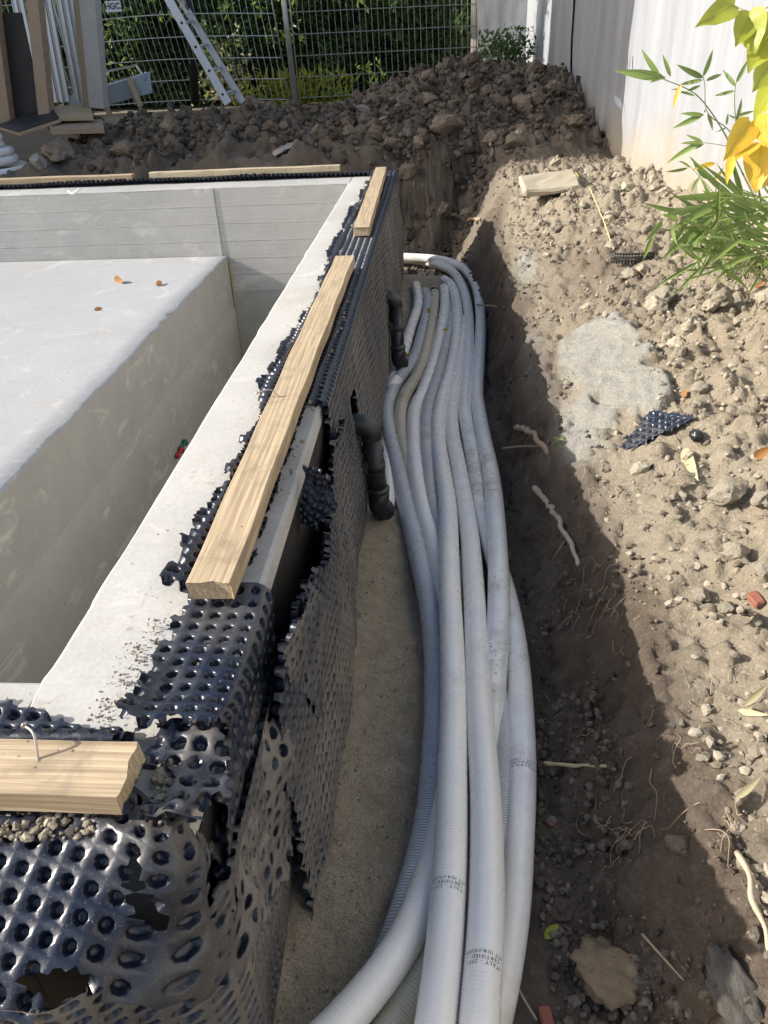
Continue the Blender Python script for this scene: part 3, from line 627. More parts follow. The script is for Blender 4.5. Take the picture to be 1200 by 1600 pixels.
# front sheet: u runs along the front wall and round the corner, v over the top edge and down
UC = -.335    # start of the corner turn
def wrap(u, off, r=.05):
    """plan position of a sheet running along +x at y=off and turning the corner to +y"""
    a = np.clip((u - UC) / r, 0, PI / 2); arc = r * PI / 2
    x = np.where(u < UC, u, np.where(u < UC + arc, UC + r * np.sin(a), UC + r)); y = np.where(u < UC, 0, np.where(u < UC + arc, r * (1 - np.cos(a)), r + (u - UC - arc)))
    nx = np.sin(a); ny = -np.cos(a)
    return x + nx * off, y + ny * off, nx, ny
def S_C(u, v):
    # v<.05 on the wall top; then it leans out over spilled earth at the front, hangs steep round the corner
    top = 1 - ss(.03, .12, v); sd = ss(-.40, -.27, u); t = np.maximum(v - .05, 0); rise = np.where(v < .05, v - .05, 0)
    of = rise - .03 + .84 * t - .10 * np.maximum(t - .16, 0); zf_ = -.54 * t - .5 * np.maximum(t - .15, 0)
    os_ = rise + .0 + .05 * ss(.0, .2, t); zs = -t * .98
    out = of * (1 - sd) + os_ * sd; z = .014 + zf_ * (1 - sd) + zs * sd
    b = .010 * fbm(u * 5, v * 5, 0, 3, 87) + ss(-.42, -.28, u) * (.022 * fbm(u * 9, v * 9, 0, 3, 88))
    x, y, nx, ny = wrap(u, out + b * (.3 + .7 * sd))
    return np.stack([x + .012 * sd * vn(v * 12, u * 5, 0, 89), y + .497, z + b * (1 - .6 * sd) * ss(0, .05, v) + .012 * ss(-.34, -.30, u) * fbm(u * 14, v * 10, 0, 2, 90)], -1)
def mask_C(u, v):
    t0 = np.interp(u, [-1.3, -.60, -.52, -.46, -.38, -.35, -.30, -.2, -.1, .1], [.012, .0, .015, .022, -.01, -.02, .0, .05, .13, .25]) + .010 * fbm(u * 35, u * 0, 0, 3, 91)
    lo = np.interp(u, [-1.3, -.5, -.42, -.38, -.33, -.28, -.1, .1], [.235, .235, .225, .195, .215, .30, .42, .46]) + .012 * fbm(u * 30, u * 0, 0, 3, 92)
    hole = (((u + .262) / .022) ** 2 + ((v - .17) / .055) ** 2 < 1 + .5 * vn(u * 60, v * 60, 0, 93)) | (((u + .40) / .035) ** 2 + ((v - .205) / .012) ** 2 < 1)
    ragged = (np.abs(u + .318 + .02 * np.sin(v * 20)) < .004 + .004 * vn(v * 30, v * 0, 0, 94)) & (v < .16)
    return (v > t0) & (v < lo) & ~hole & ~ragged & (u < .02 + .03 * vn(v * 12, v * 0, 0, 95))
def dust_C(u, v): return np.clip(.0 + .22 * ss(-.45, -.33, u) + .55 * ss(-.32, -.2, u) + .25 * fbm(u * 7, v * 7, 0, 4, 96) * ss(-.5, -.3, u) + .05, 0, 1.2)
sheet('draped_sheet', S_C, -1.30, .06, -.02, .50, pitch=.0285, rot=.22, mask=mask_C, dust=dust_C, parent=memf, depth=.013, rad=.30)
def S_D(u, v):
    z = -.085 - v; b = .014 * fbm(u * 4, v * 4, 0, 3, 97) + .01 * fbm(u * 10, v * 10, 0, 2, 98); x, y, nx, ny = wrap(u, .030 + b * (.5) + .090 * ss(-.27, -.42, u))
    return np.stack([x - .012 * ss(-.3, -.2, u), y + .505, z], -1)
sheet('lower_sheet', S_D, -1.3, .10, 0, .52, pitch=.0225, mask=lambda u, v: (u < .07 + .02 * vn(v * 15, v * 0, 0, 99)) & (v > .02 * vn(u * 9, u * 0, 0, 100)), dust=lambda u, v: .62 + .35 * fbm(u * 5, v * 5, 0, 4, 101), parent=memf, depth=.010)
def S_K(u, v):
    h_ = .016 + .022 * np.abs(fbm(u * 14, v * 14, 0, 3, 160)) + .02 * ss(.05, .0, v) - .3 * np.maximum(u - .065, 0)
    return np.stack([-.365 + u, .52 + v, h_], -1)
sheet('crumpled_corner', S_K, 0, .115, 0, .165, pitch=.027, mask=lambda u, v: (((u - .055) / .058) ** 2 + ((v - .075) / .085) ** 2 < 1 + .5 * vn(u * 40, v * 40, 0, 161)) & ~((((u - .03) / .02) ** 2 + ((v - .06) / .035) ** 2) < 1 + .5 * vn(u * 60, v * 60, 0, 162)), dust=lambda u, v: .15 + .5 * fbm(u * 30, v * 30, 0, 3, 163), parent=memf, depth=.013, flip=1)
# narrow strip between the batten and the coping, its dimpled edge turned up
def S_E(u, v):
    z = .014 + .030 * np.exp(-((v - .035) / .018) ** 2) + .022 * ss(.075, .10, v) * (1 - ss(-.75, -.47, u)) + .004 * fbm(u * 10, v * 10, 0, 3, 102)
    return np.stack([u, .60 + v - .015 * ss(-.75, -.42, u) * (v > .05) * (v - .05) / .05, z], -1)
sheet('turned_up_strip', S_E, -1.35, -.37, 0, .135, pitch=.0268, mask=lambda u, v: (v < .128 - .05 * ss(-.62, -.43, u) + .008 * vn(u * 50, u * 0, 0, 103)) & (u < -.385 + .012 * vn(v * 50, v * 0, 0, 104)), dust=lambda u, v: u * 0 + .05, parent=memf, flip=1, depth=.013)

# small crumpled black bit standing out of the torn edge
mc = empty('membrane_scrap', at(505, 765, x=-.235), 'crumpled glossy black scrap of membrane curling out of the torn wall edge', 'membrane scrap')
b0 = np.array(mc.location)
def S_G(u, v):
    a = v * 34; return np.stack([b0[0] - .02 + .012 * np.sin(a) + u * .75 + .006 * fbm(u * 30, v * 30, 0, 3, 105), b0[1] + u * -.45 + .022 * np.cos(a * .6), b0[2] + .045 - v * .85 - u * .2 + .006 * fbm(u * 40, v * 30, 0, 3, 106)], -1)
o = sheet('curled_sheet', S_G, -.04, .05, 0, .14, pitch=.016, mask=lambda u, v: ((u / .05) ** 2 + ((v - .07) / .07) ** 2) < 1 + .35 * vn(u * 60, v * 60, 0, 107), dust=lambda u, v: u * 0 + .02, parent=mc, depth=-.005)

def scrap(px, py, ru, rv, label, shape, seedv, rotz=.3, curl=0.0, pitch=.022):
    p = ground_at(px, py); e = empty('membrane_scrap', p, label, 'membrane scrap'); c, s_ = math.cos(rotz), math.sin(rotz)
    dxh = (height(p[0] + .05, p[1]) - height(p[0] - .05, p[1])) / .1
    def S(u, v):
        z = np.clip(dxh, -.3, .5) * (u * c - v * s_) + .026 + curl * (v * v) + .005 * fbm(u * 20, v * 20, 0, 3, seedv)
        return np.stack([p[0] + u * c - v * s_, p[1] + u * s_ + v * c, p[2] + z], -1)
    sheet('scrap_sheet', S, -ru, ru, -rv, rv, pitch=pitch, mask=lambda u, v: shape(u / ru, v / rv), dust=lambda u, v: .22 + .3 * fbm(u * 20, v * 20, 0, 3, 5), parent=e, flip=1, depth=.008)
scrap(1013, 686, .085, .09, 'dark wedge of dimpled membrane lying on the dirt bank beside the pale patch', lambda u, v: (u < .9) & (np.abs(v) < .25 + .65 * (u + 1) / 2) & (u > -.95), 201, rotz=.55)
p = ground_at(985, 408); e = empty('ribbed_strip', p, 'short black ribbed plastic strip half buried below the bamboo leaves', 'plastic strip')
parts = []
for k in range(3):
    a = np.linspace(-.9, .9, 16); C = np.stack([.11 * np.sin(a * 1.0), -.05 * np.cos(a) - .0, .012 + .014 * k + 0 * a], -1); parts.append(tube(C, .0045, 6)[:2])
for k in range(16):
    a = -.9 + 1.8 * k / 15; parts.append(tube(np.array([[.11 * math.sin(a), -.05 * math.cos(a), 0], [.11 * math.sin(a), -.05 * math.cos(a), .045]]), .004, 5)[:2])
V, F = merge(parts); link('ribs', meshdata('ribs', V, F, M['tape'], True), e)
p = ground_at(1086, 688); bmv, bmf = bevbox(.03, .035, .025, .006, 2, 1, .004, 3); o = link('plastic_lump', meshdata('plastic_lump', bmv, bmf, M['pvc'], True), None, p); props(o, 'little black plastic lump on the dirt just right of the dark membrane wedge', 'plastic piece')

# ------------------------------------------------------------------ battens and nails
def batten(name_label, a, b, w_, th, z, mat, seed, cat='batten', group=None, nx=0):
    a, b = np.array(a), np.array(b); L = np.linalg.norm(b - a); ang = math.atan2(b[1] - a[1], b[0] - a[0]) - PI / 2
    ny = max(8, int(L / .03)); xsn = np.array([-.5, -.47, -.2, .1, .35, .47, .5]); prof = [(x * w_, 0) for x in (-.5, .5)][::-1]
    sec = [(-.5, .06), (-.5, .92), (-.47, 1.0), (-.2, 1.0), (.1, 1.0), (.35, 1.0), (.47, 1.0), (.5, .92), (.5, .06), (.46, 0), (-.46, 0)]
    yy = np.linspace(0, L, ny); V = []
    for i, y_ in enumerate(yy):
        bow = .003 * math.sin(y_ * 2 + seed)
        for sx, sz in sec:
            er = 0.0
            if i in (0, ny - 1): er = (.006 if i == 0 else -.004) * (vn(np.array([sx * 9.0 + seed]), np.array([sz * 9.0]), 0, seed)[0] + .3)
            V.append((sx * w_ + bow + .0012 * math.sin(y_ * 17 + sx * 5 + seed), y_ + er, sz * th + .001 * math.sin(y_ * 11 + seed) + bow))
    F = [list(f) for f in grid_faces(ny, len(sec), True)]; n_ = len(sec); F += [list(range(n_)), list(range(len(V) - n_, len(V)))[::-1]]
    o = link('batten', meshdata('batten', np.array(V), F, mat, False), None, (a[0], a[1], z), (0, 0, ang)); props(o, name_label, cat, group); return o
g = 'softwood battens nailed along the pool wall tops'
batten('long pale batten on the right pool wall, bent nail in its left edge', (-.352, .915, 0), (-.357, 2.945, 0), .072, .036, .026, M['wood'], 3, group=g)
batten('short wooden batten at the far end of the right pool wall top', (-.336, 3.48, 0), (-.368, 5.26, 0), .070, .036, .026, M['wood'], 5, group=g)
pa, pb = at(-250, 302, z=.05), at(163, 295, z=.05); batten('wooden batten at the left of the back pool wall, pale scrap on it', (pa[0], 5.40, 0), (pb[0], 5.40, 0), .06, .034, .026, M['wood'], 6, group=g)
pa, pb = at(195, 293, z=.05), at(519, 278, z=.05); batten('long greenish white wooden batten along the middle of the back pool wall', (pa[0], 5.385, 0), (pb[0], 5.41, 0), .05, .036, .030, M['wood_g'], 7, group=g)
batten('sawn batten at the lower left on the front pool wall, dotted with dark spots', (-.352, .566, 0), (-1.35, .572, 0), .078, .034, .024, M['wood'], 8, group=g)
# membrane strip on the back wall, and its scalloped rim
memb = empty('dimpled_membrane', (-2.5, 5.38, 0), 'thin black dimpled strip laid along the top of the back pool wall', 'membrane')
def S_H(u, v): return np.stack([u, 5.32 + v + .010 * fbm(u * 3, u * 0, 0, 2, 110), .016 + .022 * (1 - ss(0, .04, v)) * (1 + .5 * vn(u * 4, u * 0, 0, 111)) + 0 * u - .4 * np.clip(v - .14, 0, 1) * 2], -1)
sheet('rim_sheet', S_H, -4.7, -.44, 0, .22, pitch=.030, mask=lambda u, v: (v > .006 * (1 + vn(u * 80, u * 0, 0, 112))), dust=lambda u, v: .2 + .3 * fbm(u * 3, v * 3, 0, 3, 113), parent=memb, flip=1, depth=.012)

def nail(p0, p1, p2, label, r=.0016):
    C = spline([p0, p1, p2], .004); e = empty('nail', p0, label, 'nail')
    V, F, _ = tube(C - np.array(p0), r, 8); link('shank', meshdata('shank', V, F, M['nail'], True), e)
    d = C[0] - C[1]; d /= np.linalg.norm(d); V, F, _ = tube(np.array([d * 0, d * .002]) + (C[-1] - np.array(p0)) * 0, r * 2.6, 10); link('head', meshdata('head', V, F, M['nail'], True), e)
p = at(436, 617, z=.064); nail(p + [-.05, .0, .006], p + [-.02, .002, .012], p + [.0, 0, -.004], 'bent nail driven through the left edge of the long batten')
p = at(60, 1192, z=.058); nail(p + [-.022, .03, .028], p + [-.006, .018, .026], p + [0, 0, -.002], 'bent rusty nail standing in the batten at the lower left')
p = at(118, 297, z=.062)
V, F, _ = tube(spline([p + [-.03, -.03, .0], p + [0, -.045, -.012], p + [.04, -.02, .008]], .006), .007, 8); props(obj('plastic_scrap', V, F, M['white']), 'small curved white scrap hanging on the left batten of the back wall', 'plastic scrap')

# ------------------------------------------------------------------ hoses
def hose_path(pts):
    """pts: (px, py, lift over the trench floor)"""
    out = []
    for px, py, l in pts:
        z = -.6
        for _ in range(8):
            p = at(px, py, z=z); z = float(zf(p[1])) + .030 + l
        out.append(at(px, py, z=z))
    return out
HR = .0300
hoses = []
def hose(pts, mat, label, r=HR, pre=None, post=None, group='white flexible hoses lying in the trench', n=28):
    P = hose_path(pts); P = (pre or []) + P + (post or []); C = spline(P, .012)
    for _ in range(5): C[1:-1] = .25 * C[:-2] + .5 * C[1:-1] + .25 * C[2:]
    V, F, uv = tube(C, r, n)
    e = empty('flexible_hose', C[0], label, 'hose', group); o = obj('hose_wall', V, F, mat, e, uv=uv); hoses.append((e, C)); return e, C
# P0 short leftmost, cut end up
hose([(650, 446, .02), (653, 477, .02), (640, 518, .01), (628, 562, .0), (612, 600, -.0), (607, 640, -.02)], M['hose'], 'leftmost hose beside the wall, its open end frayed')
hose([(621, 592, .05), (610, 612, .02), (603, 674, .0), (606, 740, .0), (607, 780, .0), (597, 803, .02)], M['hose'], 'white hose joining the farther black pipe to the nearer one', r=.026)
hose([(665, 456, .02), (669, 477, .02), (660, 518, .015), (647, 560, .015), (620, 597, .02), (606, 630, .02), (605, 659, .015), (612, 697, .01), (626, 756, .005), (638, 806, .0), (655, 875, 0), (670, 940, 0), (679, 1010, 0), (682, 1080, 0), (680, 1175, 0), (672, 1275, 0), (652, 1365, 0), (628, 1445, .0), (600, 1520, -.01), (560, 1600, -.02)], M['hose_l'], 'finely ribbed blue lined hose on the left edge of the bundle')
e, C = hose([(679, 453, .02), (679, 468, .02), (675, 498, .02), (666, 545, .015), (652, 586, .01), (633, 618, .01), (625, 650, .005), (628, 691, .0), (640, 740, -.01), (655, 790, -.01), (672, 850, -.01), (694, 920, -.01), (712, 1000, -.01), (724, 1080, 0), (731, 1160, .0), (733, 1250, .0), (726, 1350, .0), (705, 1440, .0), (660, 1520, .0), (608, 1610, .0), (560, 1680, 0)], M['hose_y'], 'yellowed dirty hose with black tape round its end')
V, F, uv = tube(C[3:8], HR * 1.05, 24); obj('tape_band', V, F, M['tape'], e)
hose([(694, 450, .02), (695, 477, .02), (688, 521, .015), (676, 571, .01), (661, 612, .01), (648, 641, .01), (646, 674, .01), (647, 712, .01), (653, 759, .005), (663, 806, .0), (675, 845, .0), (688, 900, .0), (700, 980, -.005), (704, 1060, -.005), (702, 1180, .0), (688, 1300, .01), (665, 1390, .025), (633, 1468, .04), (590, 1532, .05), (530, 1602, .055), (480, 1650, .05)], M['hose'], 'white hose bowing out to the lower left corner of the bundle')
hose([(709, 455, -.0), (708, 485, .0), (700, 521, .01), (686, 580, .01), (672, 624, .01), (666, 659, .01), (666, 703, .01), (670, 747, .005), (676, 791, .0), (690, 840, -.005), (712, 880, -.01), (730, 935, -.01), (752, 1000, -.01), (772, 1070, -.005), (784, 1125, .0), (785, 1200, 0), (778, 1325, -.0), (757, 1400, 0), (732, 1475, -.0), (718, 1550, 0), (710, 1640, 0)], M['hose_g'], 'thin ribbed grey hose weaving under the others, seen between them')
LB = .075
hose([(694, 437, .03), (706, 448, .035), (714, 477, .03), (714, 521, .025), (706, 571, .02), (695, 609, .02), (686, 650, .02), (685, 689, .02), (691, 733, .025), (698, 777, .03), (701, 821, .035), (702, 900, .045), (706, 1000, .055), (709, 1100, .06), (707, 1200, .065), (705, 1300, .07), (700, 1400, .075), (692, 1500, .08), (680, 1600, .085), (666, 1690, .085)], M['hose'], 'thick white hose lying on top along the middle of the bundle, printed near the bottom')
hose([(722, 500, .0), (722, 540, .01), (718, 575, .01), (709, 615, .01), (705, 648, .01), (707, 680, .01), (714, 718, .01), (722, 762, .01), (729, 806, .015), (735, 850, .02), (741, 930, .035), (745, 1025, .05), (749, 1100, .06), (754, 1175, .065), (759, 1250, .07), (761, 1350, .075), (759, 1450, .08), (754, 1530, .085), (748, 1610, .085), (744, 1690, .08)], M['hose'], 'white printed hose on top, right of the middle one')
far1 = [np.array(p) for p in ((-1.2, 5.72, -.62), (-.7, 5.76, -.62))]
hose([(600, 404, .02), (635, 405, .02), (664, 408, .02), (688, 415, .025), (709, 427, .03), (725, 456, .02), (732, 498, .01), (732, 556, .01), (728, 603, .01), (726, 639, .01), (731, 674, .0), (738, 709, .0), (747, 757, .0), (757, 815, -.005), (772, 870, .0), (788, 920, .005), (800, 975, .01), (810, 1050, .01), (815, 1150, .01), (815, 1225, .01), (811, 1300, .01), (804, 1400, .01), (794, 1475, .01), (780, 1550, .01), (765, 1610, .01), (740, 1690, .01)], M['hose_d'], 'scuffed hose rightmost against the soil at the bottom, smeared brown', pre=far1)
far2 = [np.array(p) for p in ((-1.2, 5.80, -.60), (-.7, 5.84, -.60))]
hose([(600, 400, .05), (635, 402, .05), (670, 404, .05), (700, 409, .05), (726, 421, .045), (743, 445, .03), (750, 480, .02), (751, 521, .015), (748, 571, .01), (745, 615, .01), (750, 653, .015), (757, 691, .02), (766, 733, .03), (772, 777, .035), (776, 830, .04), (779, 900, .045), (779, 960, .045), (776, 1010, .04), (772, 1060, .03), (768, 1125, .01), (762, 1200, .0), (752, 1300, -.005), (740, 1400, -.01), (728, 1500, -.01), (716, 1640, -.01)], M['hose_d'], 'scuffed hose, rightmost at its far end, diving under its neighbour', pre=far2)

# printing on three hoses
def hose_print(idx, px, py, lines, flip, sz=.0062, gap=.0085, turn=0.0):
    e, C = hoses[idx]; d = [np.hypot(*(np.array(proj(c)) - [px, py])) for c in C]; k = int(np.argmin(d)); T, N, B = frames(C)
    L = np.concatenate([[0], np.cumsum(np.linalg.norm(np.diff(C, axis=0), axis=1))])
    for li, s_ in enumerate(lines):
        cu = bpy.data.curves.new('t', 'FONT'); cu.body = s_; cu.size = sz * 1.35; cu.align_x = 'CENTER'; cu.space_character = 1.25; cu.resolution_u = 1
        to = bpy.data.objects.new('t', cu); COL.objects.link(to); dg = bpy.context.evaluated_depsgraph_get(); mt = bpy.data.meshes.new_from_object(to.evaluated_get(dg))
        bm = bmesh.new(); bm.from_mesh(mt); bmesh.ops.triangulate(bm, faces=bm.faces); bmesh.ops.subdivide_edges(bm, edges=[x for x in bm.edges if x.calc_length() > .003], cuts=2)
        V = np.array([v.co[:] for v in bm.verts]); F = [[v.index for v in f.verts] for f in bm.faces]; bm.free(); bpy.data.objects.remove(to); bpy.data.curves.remove(cu); bpy.data.meshes.remove(mt)
        tx = V[:, 0]; ty = V[:, 1] - li * gap
        if flip: tx, ty = -tx, -ty
        # camera looks along +y down: text x -> right, text y -> away (toward larger y); hose runs towards the camera
        s0 = L[k]; sdir = 1 if T[k][1] > 0 else -1
        sl = s0 + sdir * (ty + tx * turn); Cc = np.stack([np.interp(sl, L, C[:, q]) for q in range(3)], -1); Tt = np.stack([np.interp(sl, L, T[:, q]) for q in range(3)], -1)
        right = np.cross(Tt * sdir, [0, 0, 1.0]); right /= np.linalg.norm(right, axis=1)[:, None]; up = np.cross(right, Tt * sdir)
        a = tx / HR; P = Cc + (HR + .0006) * (np.sin(a)[:, None] * right + np.cos(a)[:, None] * up)
        obj('printing', P, F, M['ink'], e, smooth=False)
def proj(p):
    v = RC.T @ (np.array(p) - CAMP); return 600 + FPX * v[0] / v[2], 800 + FPX * v[1] / v[2]
T3 = ['ITALY - 2001', 'CERTIFIED -', 'ITT IDROFLEX']
hose_print(6, 703, 1400, T3, True); hose_print(7, 756, 1520, T3, True); hose_print(8, 815, 1200, T3, False)

# black rigid pipes with elbows
def rigid(tx, ty, bx, by, label, yo):
    t = at(tx, ty, x=-.215); b = at(bx, by, x=-.200); b[1] = b[1] * .5 + t[1] * .5; e = empty('drain_pipe', b, label, 'pipe', 'black rigid pipes on the outer pool wall'); r = .031
    top = t + [0, 0, -.035]; low = b + [0, 0, .03]
    V, F, _ = tube(np.array([low, top]), r, 24); obj('vertical_pipe', V, F, M['pvc'], e)
    # upper elbow: comes out of the wall and turns down
    C = np.array([[t[0] - .10, t[1], t[2] + .012], [t[0] - .045, t[1], t[2] + .012]] + [[t[0] - .045 + .045 * math.sin(a), t[1], t[2] + .012 - .045 * (1 - math.cos(a))] for a in np.linspace(.15, PI / 2, 8)] + [[t[0], t[1], t[2] - .075]])
    V, F, _ = tube(C, r * 1.11, 24); obj('upper_elbow', V, F, M['pvc'], e)
    V, F, _ = tube(np.array([C[-1] + [0, 0, .004], C[-1] - [0, 0, .006]]), r * 1.17, 24); obj('socket_rim', V, F, M['pvc'], e)
    C = np.array([low + [0, 0, .05], low + [0, 0, .0]] + [low + [.045 * (1 - math.cos(a)) * .6, .045 * (1 - math.cos(a)) * .8, -.045 * math.sin(a)] for a in np.linspace(.3, 1.3, 6)])
    V, F, _ = tube(C, r * 1.12, 24); obj('lower_elbow', V, F, M['pvc'], e)
    V, F, _ = tube(np.array([low + [0, 0, .044], low + [0, 0, .056]]), r * 1.17, 24); obj('socket_rim', V, F, M['pvc'], e)
    mz = (top + low) / 2 + [0, 0, .02]; V, F, _ = tube(np.array([mz - [0, 0, .012], mz + [0, 0, .012]]), r * 1.06, 24); obj('clamp', V, F, M['tape'], e)
    V, F = box(mz[0] - .075, mz[0] - .02, mz[1] - .028, mz[1] + .028, mz[2] - .02, mz[2] + .02); obj('clamp_base', V, F, M['tape'], e, smooth=False)
rigid(580, 668, 592, 805, 'nearer black rigid pipe with elbow turning down the outer pool wall into the sand', 0)
rigid(618, 468, 620, 590, 'farther black rigid pipe on the outer pool wall, partly behind the hose ends', 0)

# ------------------------------------------------------------------ stones, clods, rubble
def rock_mesh(seed, sub=2, flat=.75, ang=.25, mat=None, spiky=.26):
    bm = bmesh.new(); bmesh.ops.create_icosphere(bm, subdivisions=sub, radius=1); V = np.array([v.co[:] for v in bm.verts]); F = np.array([[v.index for v in f.verts] for f in bm.faces]); bm.free()
    r = 1 + .28 * vn(V[:, 0] * 1.1 + seed * 3.7, V[:, 1] * 1.1, V[:, 2] * 1.1, seed) + spiky * fbm(V[:, 0] * 2.6, V[:, 1] * 2.6, V[:, 2] * 2.6 + seed, 3, seed + 3)
    V = V * r[:, None]
    rg = np.random.default_rng(seed)
    for _ in range(9):       # a few broken flat faces
        nrm = rg.normal(size=3); nrm /= np.linalg.norm(nrm); d = .55 + .3 * rg.random(); t = V @ nrm - d; V = V - np.outer(np.maximum(t, 0) * .9, nrm)
    if sub > 2: V = V * (1 + .11 * fbm(V[:, 0] * 5, V[:, 1] * 5, V[:, 2] * 5 + seed, 4, seed + 8, .65))[:, None]
    V *= [1, .82, flat]; return V, F
SMALL = [rock_mesh(s_, 1, .7) for s_ in range(8)]; MID = [rock_mesh(s_ + 20, 2, .72) for s_ in range(6)]
def scatter(name, label, pts, sizes, mat, tmpl=SMALL, parent=None, kind='stuff', cat='rubble', sink=.35, tone=None):
    VV, FF, TT, k = [], [], [], 0
    for i, (p, s_) in enumerate(zip(pts, sizes)):
        V, F = tmpl[RNG.integers(len(tmpl))]; q = RNG.normal(size=4) * [1, .35, .35, 1]; q /= np.linalg.norm(q); a, b, c, d = q
        Rm = np.array([[1 - 2 * (c * c + d * d), 2 * (b * c - a * d), 2 * (b * d + a * c)], [2 * (b * c + a * d), 1 - 2 * (b * b + d * d), 2 * (c * d - a * b)], [2 * (b * d - a * c), 2 * (c * d + a * b), 1 - 2 * (b * b + c * c)]])
        VV.append((V * s_) @ Rm.T + p + [0, 0, s_ * (.7 - sink)]); FF.append(F + k); k += len(V); TT.append(np.full(len(V), RNG.random() if tone is None else tone[i]))
    o = link(name, meshdata(name, np.vstack(VV), np.vstack(FF), mat, False, attrs={'tone': np.concatenate(TT)}), parent)
    if parent is None: props(o, label, cat, kind=kind)
    else: o['kind'] = kind
    return o
def spread(n, x0, x1, y0, y1, s0, s1, pw=3.0, cond=None, yexp=1.0):
    x = x0 + (x1 - x0) * RNG.random(n); y = y0 + (y1 - y0) * RNG.random(n) ** yexp; s_ = s0 + (s1 - s0) * RNG.random(n) ** pw
    kx = np.ones(n, bool)
    for ex_, ey_, er_ in ((.557, 1.93, .10), (.75, 5.68, .22), (.80, 3.4, .10), (.52, 2.2, .13), (.55, 2.4, .14), (.57, 2.65, .14)): kx &= (x - ex_) ** 2 + (y - ey_) ** 2 > er_ ** 2
    x, y, s_ = x[kx], y[kx], s_[kx]
    if cond is not None:
        k = cond(x, y); x, y, s_ = x[k], y[k], s_[k]
    return np.stack([x, y, height(x, y)], -1), s_
clump = lambda x, y, f=2.2, t=.0: fbm(x * f, y * f, 0, 3, 130) + .8 * (RNG.random(len(x)) - .5) > t
P1, S1 = spread(9000, .42, 1.24, .35, 5.9, .003, .016, 3, lambda x, y: clump(x, y, 2.2, -.15) & (x > np.interp(y, YK, XE) + .02), 1.5)
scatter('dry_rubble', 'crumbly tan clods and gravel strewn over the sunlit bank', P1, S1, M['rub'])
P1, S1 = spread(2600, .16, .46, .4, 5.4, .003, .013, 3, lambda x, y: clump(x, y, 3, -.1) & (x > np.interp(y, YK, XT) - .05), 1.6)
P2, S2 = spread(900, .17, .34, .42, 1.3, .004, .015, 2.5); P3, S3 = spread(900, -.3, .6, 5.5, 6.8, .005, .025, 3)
scatter('dark_rubble', 'dark crumbs and pebbles at the foot of the trench bank', np.vstack([P1, P2, P3]), np.concatenate([S1, S2, S3]), M['rubw'])
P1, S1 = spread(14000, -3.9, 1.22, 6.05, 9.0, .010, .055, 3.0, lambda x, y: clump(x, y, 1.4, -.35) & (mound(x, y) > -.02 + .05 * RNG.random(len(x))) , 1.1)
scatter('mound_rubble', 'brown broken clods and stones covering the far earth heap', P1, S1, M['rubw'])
P1, S1 = spread(1500, -.27, .02, .5, 5.3, .0015, .005, 2, None, 1.5)
scatter('sand_grit', 'coarse grit on the sand beside the wall foot', P1, S1, M['rub'])
# gravel left on the front wall under the batten, and earth crumbs on the coping
def onz(n, x0, x1, y0, y1, z, s0, s1, pw=2): return np.stack([x0 + (x1 - x0) * RNG.random(n), y0 + (y1 - y0) * RNG.random(n), z + .010 * RNG.random(n)], -1), s0 + (s1 - s0) * RNG.random(n) ** pw
P1, S1 = onz(950, -.75, -.365, .492, .545, .004, .0025, .0085); k = P1[:, 1] > np.interp(P1[:, 0], [-.75, -.5, -.40, -.36], [.493, .505, .513, .53])
P2, S2 = onz(90, -.345, -.31, .52, .62, .0, .0035, .008)
P3, S3 = onz(420, -.47, -.41, .66, .90, -.002, .0012, .0035); k3 = np.abs(P3[:, 0] + .455 - .10 * (P3[:, 1] - .66) + .008 * RNG.normal(size=len(P3))) < .016
P4, S4 = onz(50, -.43, -.30, .69, .95, -.006, .002, .0055)
scatter('wall_gravel', 'sandy gravel and soil crumbs spilled on the corner of the pool wall', np.vstack([P1[k], P2, P3[k3], P4]), np.concatenate([S1[k], S2, S3[k3], S4]), M['rub'], sink=.2)
P1, S1 = onz(110, -.43, -.385, 1.3, 5.0, .0, .003, .014, 3); P2, S2 = onz(40, -.31, -.29, 1.2, 3.4, .012, .003, .008); scatter('coping_crumbs', 'few soil crumbs along the membrane edge on the right pool wall', np.vstack([P1, P2]), np.concatenate([S1, S2]), M['rub'], sink=.1)

# individually countable clods and stones
VAR = {}
def rock_var(mat, i, sub=4):
    k_ = (mat, i, sub)
    if k_ not in VAR:
        V, F = rock_mesh(50 + i * 7, sub, .68 + .04 * (i % 3)); VAR[k_] = meshdata('rock', V, F, M[mat], True)
    return VAR[k_]
def stone(name, p, s_, mat, label, cat='stone', group=None, rz=None, i=0, sink=.35, sc=(1, 1, 1), sub=4):
    o = link(name, rock_var(mat, i, sub), None, (p[0], p[1], p[2] + s_ * sc[2] * (.68 - sink)), (RNG.normal() * .3, RNG.normal() * .3, RNG.random() * 6 if rz is None else rz), tuple(s_ * q for q in sc)); return props(o, label, cat, group)
cnt = 0
size_word = lambda s_, a, b: 'small' if s_ < a else 'medium sized' if s_ < b else 'large'
P1, S1 = spread(3600, .5, 1.2, .5, 5.6, .013, .052, 2.2, lambda x, y: (fbm(x * 2.4, y * 2.4, 0, 3, 130) > .05) | (x > .75), 1.5)
k = RNG.random(len(S1)) < .10; k &= (P1[:, 0] > np.interp(P1[:, 1], YK, XE) + .10)
